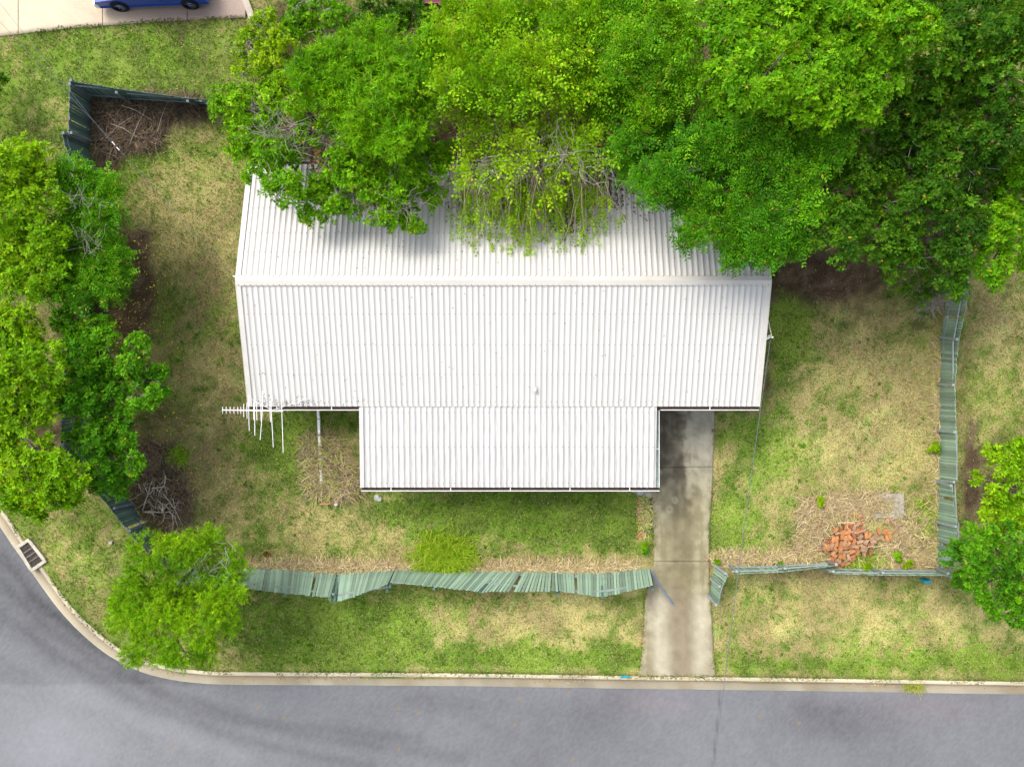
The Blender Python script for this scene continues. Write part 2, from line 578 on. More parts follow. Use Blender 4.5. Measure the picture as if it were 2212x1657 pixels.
# road
TYRES = [[(0, 1260), (90, 1350), (230, 1450), (420, 1540), (700, 1600), (1000, 1640)], [(0, 1330), (120, 1420), (300, 1520), (520, 1600), (800, 1660)],
         [(0, 1200), (70, 1290), (190, 1390), (330, 1455), (450, 1472)], [(60, 1290), (200, 1400), (330, 1490), (560, 1560), (900, 1600)]]


def seg_dist(u, v, pts):
    best = np.full(u.shape, 1e9)
    for (a, b), (c, d) in zip(pts[:-1], pts[1:]):
        L2 = (c - a) ** 2 + (d - b) ** 2
        t = np.clip(((u - a) * (c - a) + (v - b) * (d - b)) / L2, 0, 1)
        best = np.minimum(best, np.hypot(u - a - t * (c - a), v - b - t * (d - b)))
    return best


def road_rgb(x, y):
    u, v = PX(x, y)
    n1, n2, n3 = fbm(x, y, 3.5, 91, 4), fbm(x, y, .5, 95, 3), fbm(x, y, .09, 97, 2)
    L = .142 + (n1 - .5) * .05 + (n2 - .5) * .02 + (n3 - .5) * .035
    L = L + .05 * np.exp(-(((u - 120) / 260) ** 2 + ((v - 1620) / 120) ** 2))
    for i, t in enumerate(TYRES):
        L = L - (.025, .024, .03, .024)[i] * np.exp(-(seg_dist(u, v, t) / 13) ** 2) * sstep(.2, .6, n1 + .15)
    L = L - .024 * (1 - sstep(1477, 1486, v + (n2 - .5) * 8)) * (1 - sstep(400, 445, u)) + .02 * np.exp(-(seg_dist(u, v, [(0, 1395), (110, 1470), (300, 1560), (520, 1640)]) / 20) ** 2)
    L = L - .034 * np.exp(-(((u - 1790) / 120) ** 2 + ((v - 1560) / 45) ** 4)) - .026 * np.exp(-(((u - 1270) / 90) ** 2 + ((v - 1545) / 50) ** 2)) - .022 * np.exp(-(((u - 950) / 120) ** 2 + ((v - 1520) / 25) ** 2))  # dark patches: tree shadows put into the asphalt colour
    L = L - .05 * np.exp(-((u - 1560 + (v - 1480) * .1) / 2.0) ** 2) * (v > 1478)
    c = np.stack([L * .97, L * .985, L * 1.05], -1)
    w_ = .09 * np.exp(-(((u - 1420) / 80) ** 2 + ((v - 1520) / 25) ** 2)) + .08 * np.exp(-(((u - 2000) / 140) ** 2 + ((v - 1530) / 30) ** 2))
    c[:, 0] *= 1 + w_
    leafy = (n3 > .92) & (n2 > .66)
    c = np.where(leafy[:, None], np.array((.22, .15, .07)), c)
    return np.clip(c, .03, 1)


rx = dense_axis(-22.5, 22.5, 0.09, 300)
rx = rx[(rx > FAR_W)]
ry = np.concatenate([np.arange(FAR_S, -15.2, .5), np.arange(-15.2, -4.0, .09), np.arange(-3.9, KERB[0][1], 1.2)])
RX, RY = np.meshgrid(rx, ry)
keep_poly = kerb_off(0.40) + ROAD_OUT
ins = in_poly(RX.ravel(), RY.ravel(), keep_poly).reshape(RX.shape)
idx = np.arange(RX.size).reshape(RX.shape)
f = np.stack([idx[:-1, :-1], idx[:-1, 1:], idx[1:, 1:], idx[1:, :-1]], -1)
ok = ins[:-1, :-1] & ins[:-1, 1:] & ins[1:, 1:] & ins[1:, :-1]
f = f[ok]
used = np.unique(f)
remap = np.full(RX.size, -1)
remap[used] = np.arange(len(used))
xx, yy = RX.ravel()[used], RY.ravel()[used]
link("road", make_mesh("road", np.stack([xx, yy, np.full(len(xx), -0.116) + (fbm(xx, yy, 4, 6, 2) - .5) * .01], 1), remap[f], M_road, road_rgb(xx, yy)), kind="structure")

# ------------------------------------------------------------------ driveways: concrete slabs with open joints
def drive_rgb(x, y):
    u, v = PX(x, y)
    n1, n2, n3 = fbm(x, y, 1.1, 101, 4), fbm(x, y, .25, 103, 3), fbm(x * 5, y * .6, 1.0, 107, 3)
    c = lerp((.225, .205, .130), (.30, .285, .20), sstep(.38, .66, n3 * .6 + n2 * .4))
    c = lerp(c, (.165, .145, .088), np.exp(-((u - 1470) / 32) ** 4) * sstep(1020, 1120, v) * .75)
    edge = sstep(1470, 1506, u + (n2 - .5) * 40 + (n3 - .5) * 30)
    dark = (1 - edge) * (1 - sstep(1030, 1190, v + (n1 - .5) * 140 + np.abs(u - 1465) * .8))  # dark stain with the verandah roof's soft shade put into the colour
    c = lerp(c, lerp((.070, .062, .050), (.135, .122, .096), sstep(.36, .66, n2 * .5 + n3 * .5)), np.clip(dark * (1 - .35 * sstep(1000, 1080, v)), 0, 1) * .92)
    c = lerp(c, (.33, .33, .32), edge * (1 - sstep(950, 1100, v)) * .5)
    pale = np.exp(-((u - 1425 - (v - 1300) * .05) / 22) ** 2) + np.exp(-((u - 1512) / 20) ** 2)
    c = lerp(c, (.42, .395, .32), np.clip(pale, 0, 1) * sstep(1250, 1310, v) * .75)
    c = lerp(c, (.24, .20, .155), np.exp(-((u - 1466 - (v - 1300) * .06) / 17) ** 2) * sstep(1240, 1330, v) * .7)
    c = lerp(c, (.17, .14, .12), np.exp(-(((u - 1402) / 12) ** 2)) * sstep(1240, 1260, v) * (1 - sstep(1300, 1340, v)) * .6)
    for (a, b, r) in ((1457, 1080, 7), (1446, 1100, 8), (1423, 1020, 6)):
        c = lerp(c, (.36, .35, .27), np.exp(-((np.hypot(u - a, v - b) - r * .7) / 2.5) ** 2) * .6)
    c = c * np.array((.93, .895, .82)) * (1 + (n2[..., None] - .5) * .4)
    return c


def strip_slab(parent, rows, z0, rgbf, n_u=40, step=0.07, lift=0.0, mat=None):
    """slab between left/right edges; rows = [(uL, v, uR), ...]"""
    vv = [r[1] for r in rows]
    n_v = max(2, int((vv[-1] - vv[0]) * H / S / step))
    V = np.linspace(vv[0], vv[-1], n_v + 1)
    A = np.interp(V, vv, [r[0] for r in rows])
    B = np.interp(V, vv, [r[2] for r in rows])
    t = np.linspace(0, 1, n_u + 1)
    U = A[:, None] + (B - A)[:, None] * t[None, :]
    VV = np.repeat(V[:, None], n_u + 1, 1)
    x, y = (U - 1106) * H / S, (828.5 - VV) * H / S
    z = z0(VV) if callable(z0) else np.full_like(x, z0)
    idx = np.arange(x.size).reshape(x.shape)
    f = np.stack([idx[:-1, :-1], idx[1:, :-1], idx[1:, 1:], idx[:-1, 1:]], -1).reshape(-1, 4)
    verts = np.stack([x.ravel(), y.ravel(), z.ravel()], 1)
    ring = list(idx[0, :]) + list(idx[1:, -1]) + list(idx[-1, -2::-1]) + list(idx[-2:0:-1, 0])
    nb = len(verts)
    low = verts[ring].copy()
    low[:, 2] -= 0.1
    verts = np.concatenate([verts, low])
    k = len(ring)
    sk = np.array([[ring[i], ring[(i + 1) % k], nb + (i + 1) % k, nb + i] for i in range(k)])
    f = np.concatenate([f, sk])
    return link("slab", make_mesh("slab", verts, f, mat or M_conc, rgbf(verts[:, 0], verts[:, 1])), parent)


drv = thing("driveway", "long stained concrete driveway running from the house down to the street kerb", "driveway")
drv["kind"] = "structure"
del drv["category"]
def rows_between(v0, v1):
    vv = [r[1] for r in DRIVE_PX]
    pts = sorted({v0, v1} | {v for v in vv if v0 < v < v1})
    return [(float(np.interp(v, vv, [r[0] for r in DRIVE_PX])), v, float(np.interp(v, vv, [r[2] for r in DRIVE_PX]))) for v in pts]
cuts = [850, 1009.3, 1212.8, 1461.5]
for a, b in zip(cuts[:-1], cuts[1:]):
    strip_slab(drv, rows_between(a + .28, b - .28), lambda V: .028 - .0 * V, drive_rgb)


def nb_rgb(x, y):
    u, v = PX(x, y)
    n1, n2 = fbm(x, y, 1.4, 131, 4), fbm(x, y, .3, 133, 3)
    c = lerp((.50, .42, .30), (.33, .255, .205), sstep(150, 330, u + (n1 - .5) * 160))
    c = lerp(c, (.24, .18, .155), np.exp(-(((u - 430) / 90) ** 2 + ((v - 25) / 22) ** 2)) * .6)  # shadow near the car, put into the concrete colour
    return c * (1 + (n2[..., None] - .5) * .3 + (n1[..., None] - .5) * .2)


nbd = thing("neighbour_driveway", "pinkish concrete driveway next door under the blue car", "driveway")
nbd["kind"] = "structure"
del nbd["category"]
def nb_edge(u):
    return float(np.interp(u, [p[0] for p in NB_PX[:6]], [p[1] for p in NB_PX[:6]]))
us = [-420, -160, 40, 222, 405, 531]
for a, b in zip(us[:-1], us[1:]):
    n = 12
    tu = np.linspace(a + .7, b - .7, n + 1)
    vs, fs = [], []
    m = 22
    for i, u in enumerate(tu):
        e = nb_edge(u)
        for j in range(m + 1):
            q = P(u, e + (-170 - e) * j / m)
            vs.append((q.x, q.y, .02))
        q = P(u, e)
        vs.append((q.x, q.y, -.08))
    for i in range(n):
        for j in range(m):
            k = i * (m + 2) + j
            fs.append((k, k + 1, k + m + 3, k + m + 2)[::-1])
        k = i * (m + 2)
        fs.append((k, k + m + 1, k + 2 * m + 3, k + m + 2))
    vs = np.array(vs)
    link("slab", make_mesh("slab", vs, np.array(fs), M_conc, nb_rgb(vs[:, 0], vs[:, 1])), nbd)
mb = MB()
mb.beam(P(508, -60, .03), P(547, 46, .03), .24, .12)
mb.obj("garden_edging", M_kerb, None, bevel=.01, label="pale concrete garden edging strip at the end of the neighbour's driveway", category="edging")

# ------------------------------------------------------------------ grass blades
def strips_mask(x, y):
    bad = in_poly(x, y, kerb_off(-.02) + ROAD_OUT) | in_poly(x, y, drive_poly) | in_poly(x, y, nb_poly)
    bad |= (x > HX0 + .35) & (x < HX1 - .35) & (y > HY0 + .35) & (y < HY1 - .3)
    bad |= (x > PX0 + .35) & (x < PX1 - .35) & (y > PY0 + .35) & (y < HY0 + .5)
    return bad


def blades(name, x, y, L, width, lift, col, lean=None, label=None):
    n = len(x)
    a = RNG.uniform(0, 2 * np.pi, n)
    if lean is not None:
        a = lean + RNG.normal(0, .5, n)
    dx, dy = np.cos(a), np.sin(a)
    b = np.stack([x, y, np.zeros(n)], 1)
    sd = np.stack([-dy, dx, np.zeros(n)], 1) * (width / 2)[:, None]
    tip = b + np.stack([dx * L, dy * L, lift], 1)
    mid = b + np.stack([dx * L * .45, dy * L * .45, lift * .9], 1)
    v = np.stack([b - sd * .6, mid + sd, tip, mid - sd], 1)
    i = np.arange(n)[:, None] * 4
    f = np.concatenate([i + np.array([[0, 1, 2]]), i + np.array([[0, 2, 3]])])
    return make_mesh(name, v.reshape(-1, 3), f, M_blade, np.repeat(col, 4, 0))


n = 350000
x = RNG.uniform(-20.3, 20.3, n)
y = RNG.uniform(-12.0, 15.2, n)
x, y = x[~strips_mask(x, y)], y[~strips_mask(x, y)]
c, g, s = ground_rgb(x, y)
clump = fbm(x, y, .35, 203, 3)
keep = RNG.uniform(0, 1, len(x)) < (1 - .75 * s) * sstep(.25, .55, clump + .12)
x, y, c, g, clump = x[keep], y[keep], c[keep], g[keep], clump[keep]
c = c * RNG.uniform(.6, 1.7, (len(x), 1)) * RNG.normal(1, .08, (len(x), 3))
c = np.where((RNG.uniform(0, 1, len(x)) < .13)[:, None], np.array((.11, .21, .012)) * RNG.uniform(.6, 1.2, (len(x), 1)), c)
c = np.where((RNG.uniform(0, 1, len(x)) < .10)[:, None], np.array((.46, .38, .20)) * RNG.uniform(.7, 1.2, (len(x), 1)), c)
L = RNG.uniform(.04, .10, len(x)) * (0.8 + .5 * g)
link("lawn_grass", blades("lawn_grass", x, y, L, RNG.uniform(.016, .030, len(x)), RNG.uniform(.012, .05, len(x)), np.clip(c, 0, 1)), kind="stuff")
print("blades", len(x))
# grass creeping over the kerb and the driveway edges
ex, ey = [], []
for pl in (kerb_off(.02), drive_poly, [tuple(P(u, v).xy) for u, v in NB_PX[1:6]]):
    for (a, b), (c_, d_) in zip(pl[:-1], pl[1:]):
        if max(abs(a), abs(c_)) < 22 and max(abs(b), abs(d_)) < 15:
            m_ = int(math.hypot(c_ - a, d_ - b) * 55)
            t_ = RNG.uniform(0, 1, m_)
            ex.append(a + (c_ - a) * t_ + RNG.normal(0, .03, m_))
            ey.append(b + (d_ - b) * t_ + RNG.normal(0, .03, m_))
ex, ey = np.concatenate(ex), np.concatenate(ey)
kk = fbm(ex, ey, .8, 219, 3) > .47
kk &= ~((ey > -.9) & (ex > HX0) & (ex < HX1))
ex, ey = ex[kk], ey[kk]
m_ = len(ex)
ec = ground_rgb(ex, ey)[0] * RNG.uniform(.7, 1.5, (m_, 1))
link("edge_grass", blades("edge_grass", ex, ey, RNG.uniform(.05, .15, m_), RNG.uniform(.014, .026, m_), RNG.uniform(.04, .06, m_), np.clip(ec, 0, 1)), kind="stuff")
# ------------------------------------------------------------------ the house
house = thing("house", "single storey house with a long cream ribbed metal gable roof and lower front extension", "house", (0, 3.4, 0))


def sheet_mesh(width, nrib, y0, z0, y1, z1, mats):
    """ribbed sheet, x from 0 to width, running from (y0,z0) to (y1,z1)"""
    p = width / nrib
    prof, mi = [(0.0, 0.0)], []
    for k in range(nrib):
        c = p * (k + .5)
        prof += [(c - .028, 0.0), (c - .020, .017), (c + .020, .017), (c + .028, 0.0)]
        mi += [0, 1, 1, 1]
    prof.append((width, 0.0))
    mi.append(0)
    d = Vector((0, y1 - y0, z1 - z0)).normalized()
    nrm = Vector((1, 0, 0)).cross(d)
    if nrm.z < 0:
        nrm = -nrm
    v, f, m = [], [], []
    for (yy, zz) in ((y0, z0), (y1, z1)):
        for (a, h) in prof:
            v.append((a, yy + nrm.y * h, zz + nrm.z * h))
    n = len(prof)
    for k in range(n - 1):
        q = (k, k + 1, n + k + 1, n + k)
        f.append(q if y1 > y0 else q[::-1])
        m.append(mi[k])
    return make_mesh("roof_sheet", np.array(v), np.array(f), mats=mats, midx=m)


def place(name, me, parent, x, y=0, z=0):
    o = bpy.data.objects.new(name, me)
    COL.objects.link(o)
    o.parent = parent
    o.location = Vector((x, y, z)) - parent.location
    return o


NS = 23
W = (HX1 - HX0) / NS
sl_f = sheet_mesh(W, 4, HYR - .02, ZR, HY0, ZE, [M_pan, M_rib])
sl_b = sheet_mesh(W, 4, HYR + .02, ZR, HY1, ZE, [M_pan, M_rib])
for k in range(NS):
    place("roof_sheet", sl_f, house, HX0 + k * W)
    place("roof_sheet", sl_b, house, HX0 + k * W)
NP = 13
WP = (PX1 - PX0) / NP
PZ1 = ZE - .03
sl_p = sheet_mesh(WP, 4, HY0 + .12, PZ1, PY0, PZ0, [M_pan2, M_rib2])
for k in range(NP):
    place("roof_sheet", sl_p, house, PX0 + k * WP)


def back_z(y):
    return ZR + (ZE - ZR) * (y - HYR) / (HY1 - HYR)


def front_z(y):
    return ZE + (ZR - ZE) * (y - HY0) / (HYR - HY0)


# ridge capping in three lengths
for a, b in ((HX0 - .01, -4.1), (-4.1, 4.45), (4.45, HX1 + .01)):
    mb = MB()
    e = .001 if a > 4 else 0
    for sgn in (-1, 1):
        y1 = HYR + sgn * .17
        z1 = ZR + .045 - .17 * .27
        pts = [(a + .002, HYR, ZR + .062 + e), (b - .002, HYR, ZR + .062 + e), (b - .002, y1, z1 + .012 + e), (a + .002, y1, z1 + .012 + e)]
        mb.poly(*(pts if sgn < 0 else pts[::-1])) if False else mb.poly(*pts)
        mb.poly(pts[3], pts[2], (b - .002, y1, z1 - .012), (a + .002, y1, z1 - .012))
    mb.obj("ridge_cap", M_cap, house)
# barge flashings on the gables
for xx, sg in ((HX0, -1), (HX1, 1)):
    for ye, in ((HY0,), (HY1,)):
        mb = MB()
        a = Vector((xx - sg * .075, HYR, ZR + .038))
        b = Vector((xx - sg * .075, ye, ZE + .038))
        mb.beam(a, b, .16, .016)
        mb.beam(a + Vector((sg * .085, 0, -.08)), b + Vector((sg * .085, 0, -.08)), .014, .18)
        mb.obj("barge_flashing", M_cap, house)
mb = MB()
mb.beam((PX0 + .05, HY0 - .03, PZ1 + .03), (PX0 + .05, PY0, PZ0 + .034), .13, .014)
mb.beam((PX0 - .02, HY0 - .03, PZ1 - .04), (PX0 - .02, PY0, PZ0 - .04), .014, .15)
mb.obj("barge_flashing", M_rib2, house)


def gutter(x0, y0, x1, y1, zt, out, inner):
    """trough along a straight eave; out = outward unit vector"""
    a, b, o = Vector((x0, y0, zt)), Vector((x1, y1, zt)), Vector(out)
    wd, dp = .105, .09
    mb = MB()
    mb.beam(a + o * (wd + .004), b + o * (wd + .004), .026, .022)
    mb.beam(a + o * (wd + .008) + Vector((0, 0, -dp / 2 - .012)), b + o * (wd + .008) + Vector((0, 0, -dp / 2 - .012)), .008, dp)
    mb.beam(a + o * (wd / 2) + Vector((0, 0, -dp - .02)), b + o * (wd / 2) + Vector((0, 0, -dp - .02)), wd, .01)
    g = mb.obj("gutter", M_gutter, house)
    mb = MB()
    mb.beam(a + o * (wd / 2 - .004) + Vector((0, 0, -dp + .006)), b + o * (wd / 2 - .004) + Vector((0, 0, -dp + .006)), wd - .016, .03)
    mb.obj("gutter_bed", inner, g)  # strip on the trough floor in the given inner colour
    d = (b - a)
    n = max(1, int(d.length / 1.75))
    for k in range(n):
        p = a + d * ((k + .5) / n)
        mb = MB()
        mb.beam(p, p + o * (wd - .008), .03, .012)
        mb.obj("bracket", M_gutter, g)


gutter(HX0 + .02, HY0 - .015, PX0 - .03, HY0 - .015, ZE - .01, (0, -1, 0), M_gutin)
gutter(PX1 + .13, HY0 - .015, HX1, HY0 - .015, ZE - .01, (0, -1, 0), M_gutin)
gutter(PX0, PY0 - .012, PX1 + .13, PY0 - .012, PZ0 - .01, (0, -1, 0), M_gutin)
gutter(PX1 + .005, HY0 - .14, PX1 + .005, PY0, PZ0 + .01, (1, 0, 0), M_gutalgae)
gutter(HX0 + .02, HY1 + .015, HX1, HY1 + .015, ZE - .01, (0, 1, 0), M_gutin)

# roof screws in rows, far too small to pick apart
vs, fs = [], []
def screw(x, y, z):
    n = len(vs)
    r = .011
    for k in (0, .012):
        for (i, j) in ((-r, -r), (r, -r), (r, r), (-r, r)):
            vs.append((x + i, y + j, z + k))
    for q in ((4, 5, 6, 7), (0, 1, 5, 4), (1, 2, 6, 5), (2, 3, 7, 6), (3, 0, 4, 7)):
        fs.append(tuple(n + i for i in q))
for k in range(NS * 4):
    x = HX0 + (HX1 - HX0) * (k + .5) / (NS * 4)
    for vpx, zz in ((597, ZR), (620, ZR), (679, 0), (745, 0), (809, 0), (868, 0), (504, 0), (545, 0), (450, 0)):
        if zz:
            y = HYR + (.15 if vpx < 600 else -.15)
            z = ZR + .045 - .15 * .27 + .016
        else:
            zz = 3.2
            for _ in range(4):
                y = (828.5 - vpx) * (H - zz) / S
                zz = front_z(y) if y < HYR else back_z(y)
            z = zz + .018
        screw(x, y, z)
for k in range(NP * 4):
    x = PX0 + (PX1 - PX0) * (k + .5) / (NP * 4)
    for y in (-1.0, -2.2, -3.45):
        screw(x, y, PZ0 + (PZ1 - PZ0) * (y - PY0) / (HY0 + .12 - PY0) + .018)
link("roof_screw", make_mesh("roof_screw", np.array(vs), np.array(fs), M_screw), house, kind="stuff")

# walls, windows and doors
def wall(x0, y0, x1, y1, z0, z1):
    mb = MB()
    a, b = Vector((x0, y0, (z0 + z1) / 2)), Vector((x1, y1, (z0 + z1) / 2))
    mb.beam(a, b, .14, z1 - z0)
    mb.obj("wall", M_wall, house)
ins_ = .45
wx0, wx1, wy0, wy1 = HX0 + .22, HX1 - .22, HY0 + .55, HY1 - .55
wall(wx0 + .07, wy0, wx1 - .07, wy0, 0, 2.68)
wall(wx0 + .07, wy1, wx1 - .07, wy1, 0, 2.68)
for xx in (wx0, wx1):
    mb = MB()
    t = .07
    pts = [(wy0 - t, 0), (wy1 + t, 0), (wy1 + t, 2.62), (HYR, 3.62), (wy0 - t, 2.62)]
    A = [(xx - t, a, b) for a, b in pts]
    B = [(xx + t, a, b) for a, b in pts]
    mb.poly(*A[::-1]).poly(*B)
    for i in range(5):
        mb.poly(A[i], A[(i + 1) % 5], B[(i + 1) % 5], B[i])
    mb.obj("gable_wall", M_wall, house)
wall(PX0 + .45, PY0 + .5, PX1 - .45, PY0 + .5, 0, 2.36)
wall(PX0 + .45, PY0 + .58, PX0 + .45, wy0 - .08, 0, 2.36)
wall(PX1 - .45, PY0 + .58, PX1 - .45, wy0 - .08, 0, 2.36)
def window(c, wd, ht, nx, ny):
    """window in a wall whose outward normal is (nx, ny)"""
    c, o = Vector(c), Vector((nx, ny, 0))
    s = Vector((-ny, nx, 0))
    mb = MB()
    for k in (-1, 1):
        mb.beam(c + s * (k * (wd / 2)) - Vector((0, 0, ht / 2)), c + s * (k * wd / 2) + Vector((0, 0, ht / 2)), .05, .06, up=o)
        mb.beam(c + Vector((0, 0, k * ht / 2)) - s * (wd / 2 - .03), c + Vector((0, 0, k * ht / 2)) + s * (wd / 2 - .03), .055, .05)
    fr = mb.obj("window", M_gutter, house)
    MB().box(c, wd - .06, .012, ht - .06, s, o).obj("pane", M_glass, fr)
for xx in (-3.4, -.6, 2.4):
    window((xx, PY0 + .42, 1.45), 1.5, 1.1, 0, -1)
window((-7.2, wy0 - .08, 1.5), 1.4, 1.1, 0, -1)
for yy in (1.2, 5.2):
    window((wx0 - .08, yy, 1.5), 1.2, 1.0, -1, 0)
    window((wx1 + .08, yy, 1.5), 1.2, 1.0, 1, 0)
mb = MB()
for k in range(12):
    mb.box((6.45, wy0 - .09, .1 + .18 * k), 2.3, .03, .172)
mb.obj("garage_door", M_gutter, house)

# small vent pipe with its flashing
vc = P(1155, 842, 2.85)
vz = front_z(vc.y)
nrm = Vector((0, -(ZR - ZE), HYR - HY0)).normalized()
tan_ = Vector((0, nrm.z, -nrm.y))
mb = MB()
mb.box(vc * 1 + Vector((0, 0, vz - vc.z)) + nrm * .034, .20, .26, .006, (1, 0, 0), tan_, nrm)
fl = mb.obj("vent_flashing", M_pan2, house)
MB().tube([(vc.x, vc.y, vz), (vc.x, vc.y, vz + .2)], .035, 12).tube([(vc.x, vc.y, vz + .2), (vc.x, vc.y, vz + .24)], [.055, .04], 12).obj("vent_pipe", M_white, fl)
# bracket with insulators on the right gable for the service line
A = P(1658, 688, 3.1)
B = P(1666.5, 724, 3.0)
MB().tube([A, B], .018, 8).tube([(HX1 + .0, B.y - .12, 2.95), B], .03, 8).obj("service_bracket", M_cap, house)
b2 = P(1665, 729, 3.0)
MB().tube([(HX1, b2.y - .12, 2.9), b2 + Vector((0, .02, -.06))], .035, 8).tube([b2 + Vector((.03, 0, 0)), b2 + Vector((.03, 0, .1))], [.04, .03], 8).obj("insulator", M_white, house)

# ------------------------------------------------------------------ fences: every paling is its own piece
_pal = {}
def paling_mesh(mat):
    if mat.name not in _pal:
        _pal[mat.name] = MB().box((0, 0, .5), 1, 1, 1).mesh("paling", mat)
    return _pal[mat.name]


def frame_matrix(origin, sx, sy, sz, ax, ay, az):
    m = Matrix.Identity(4)
    for i in range(3):
        m[i][0], m[i][1], m[i][2], m[i][3] = ax[i] * sx, ay[i] * sy, az[i] * sz, origin[i]
    return m


def fence(name, label, sections, mats, height=1.45, inner=1, posts_in=False, plinth=True, pitch=.104, rails=(.2, .86), gap_at=(), rail_in=True):
    """sections: list of (base image points, top image points); the palings lean from base to top"""
    mp, mr = mats
    base0 = P(*sections[0][0][0], 0)
    root = thing(name, label, "fence", base0)
    def put(o, M):
        o.parent = root
        o.matrix_basis = Matrix.Translation(-root.location) @ M
    me = paling_mesh(mp)
    rme = paling_mesh(mr)
    for bpts, tpts in sections:
        B, T = [], []
        for (bu, bv), (tu, tv) in zip(bpts, tpts):
            b = P(bu, bv, 0)
            z = height
            for _ in range(6):
                t = P(tu, tv, z)
                lean = math.hypot(t.x - b.x, t.y - b.y)
                z = math.sqrt(max(.05, height ** 2 - min(lean, height * .97) ** 2))
            B.append(b)
            T.append(P(tu, tv, z))
        for i in range(len(B) - 1):
            L = (B[i + 1] - B[i]).length
            n = max(1, round(L / pitch))
            for k in range(n):
                t = (k + .5) / n
                b = B[i].lerp(B[i + 1], t)
                q = T[i].lerp(T[i + 1], t)
                if random.random() < .018:
                    continue
                up = q - b
                ln = height * random.uniform(.975, 1.015)
                up.normalize()
                d = (B[i + 1] - B[i]).normalized()
                d = (d + up * random.gauss(0, .012)).normalized()
                nn = d.cross(up).normalized() * inner
                up2 = nn.cross(d).normalized()
                if up2.dot(up) < 0:
                    up2 = -up2
                o = bpy.data.objects.new("paling", me)
                COL.objects.link(o)
                put(o, frame_matrix(b + Vector((0, 0, .02)) + nn * random.uniform(-.004, .004), pitch * random.uniform(*((.80, .93) if mp is M_pale else (.93, .985))), .016, ln, d, nn, up))
            d = (B[i + 1] - B[i]).normalized()
            upm = ((T[i] - B[i]) + (T[i + 1] - B[i + 1])).normalized()
            nn = d.cross(upm).normalized() * inner
            for r in rails:
                a = B[i].lerp(T[i], r) + nn * (.034 if rail_in else -.034)
                c = B[i + 1].lerp(T[i + 1], r) + nn * (.034 if rail_in else -.034)
                dd = (c - a)
                ln = dd.length
                dd.normalize()
                u = nn.cross(dd).normalized()
                o = bpy.data.objects.new("rail", rme)
                COL.objects.link(o)
                put(o, frame_matrix(a + dd * (ln / 2) - u * .035, ln - .006, .045, .07, dd, nn, u))
            if plinth:
                a, c = B[i] + nn * .03, B[i + 1] + nn * .03
                dd = (c - a)
                ln = dd.length
                dd.normalize()
                u = nn.cross(dd).normalized()
                if u.z < 0:
                    u = -u
                o = bpy.data.objects.new("plinth", paling_mesh(M_plinth))
                COL.objects.link(o)
                put(o, frame_matrix((a + c) / 2, ln, .03, .13, dd, nn, u))
            npst = max(1, round(L / 2.3))
            for k in range(npst + (1 if i == len(B) - 2 else 0)):
                t = min(1.0, k / npst)
                b = B[i].lerp(B[i + 1], t)
                q = T[i].lerp(T[i + 1], t)
                up = (q - b).normalized()
                s = .075 if posts_in else -.075
                o = bpy.data.objects.new("post", rme if not posts_in else paling_mesh(M_pdark))
                COL.objects.link(o)
                put(o, frame_matrix(b + nn * s, .09, .085, height * 1.03, d, nn, up))
    return root


GREEN_F = (M_pale, M_rail)
DARK_F = (M_pdark, M_rdark)
fence("paling_fence", "pale green paling fence leaning out along the right side, broken at its end bay",
      [([(2052, 560), (2046, 635), (2032, 728), (2029.5, 830), (2029, 930), (2027, 1037)], [(2090, 545), (2080, 643), (2059, 742), (2062, 830), (2068, 929), (2072, 1037)]),
       ([(2026.5, 1040), (2025, 1127), (2022, 1234)], [(2061, 1040), (2074, 1129), (2074, 1240)])], GREEN_F, inner=-1)
fence("paling_fence", "weathered green front fence left of the driveway, bays sagging out towards the street",
      [([(405, 1226), (540, 1226), (621, 1228), (728, 1237)], [(398, 1260), (552, 1267), (640, 1277), (722, 1290)]),
       ([(731, 1236), (853, 1230)], [(733, 1300), (833, 1262)]),
       ([(854, 1230), (1080, 1232), (1203, 1235), (1300, 1235), (1403, 1228)], [(846, 1257), (1005, 1260), (1205, 1276), (1289, 1288), (1399, 1263)])],
      GREEN_F, height=1.5, inner=1, posts_in=True, plinth=False)
fence("paling_fence", "green front fence right of the driveway, cracked in two by the brick heap",
      [([(1575, 1224), (1680, 1223), (1788, 1218)], [(1581, 1239), (1680, 1234), (1787, 1221)]),
       ([(1767, 1228), (1880, 1231), (2021, 1233)], [(1795, 1238), (1890, 1241), (2020, 1241)])], GREEN_F, inner=1, plinth=False, rail_in=False)
gate = fence("gate_leaf", "pale green paling gate leaf swung open along the right edge of the driveway",
             [([(1545, 1219), (1539, 1250), (1533, 1284)], [(1572, 1240), (1562, 1266), (1551, 1305)])], GREEN_F, height=1.3, inner=-1, plinth=False)
gate["category"] = "gate"
fence("paling_fence", "dark teal paling fence down the left side with a collapsing bay by the trees",
      [([(199, 211), (198, 307)], [(151, 178), (141, 293)]),
       ([(190, 312), (207, 371)], [(139, 292), (152, 350)]),
       ([(199, 374), (196, 560), (192, 760), (186, 950)], [(146, 348), (142, 548), (136, 756), (130, 962)])], DARK_F, inner=1, plinth=True, rail_in=True)
fence("paling_fence", "short dark paling fence cutting across the street corner behind the dead branches",
      [([(186, 954), (288, 1090), (313, 1135), (400, 1223)], [(132, 966), (240, 1101), (281, 1152), (380, 1245)])], DARK_F, inner=1, plinth=False)
fence("paling_fence", "dark paling fence along the back boundary with grey rails on top",
      [([(201, 211), (278, 215), (430, 223), (560, 229)], [(153, 176), (274, 195), (419, 214), (560, 224)])], DARK_F, inner=-1, plinth=False, rail_in=False)

# ------------------------------------------------------------------ trees
def unit(v):
    return v / np.maximum(1e-6, np.linalg.norm(v, axis=-1, keepdims=True))


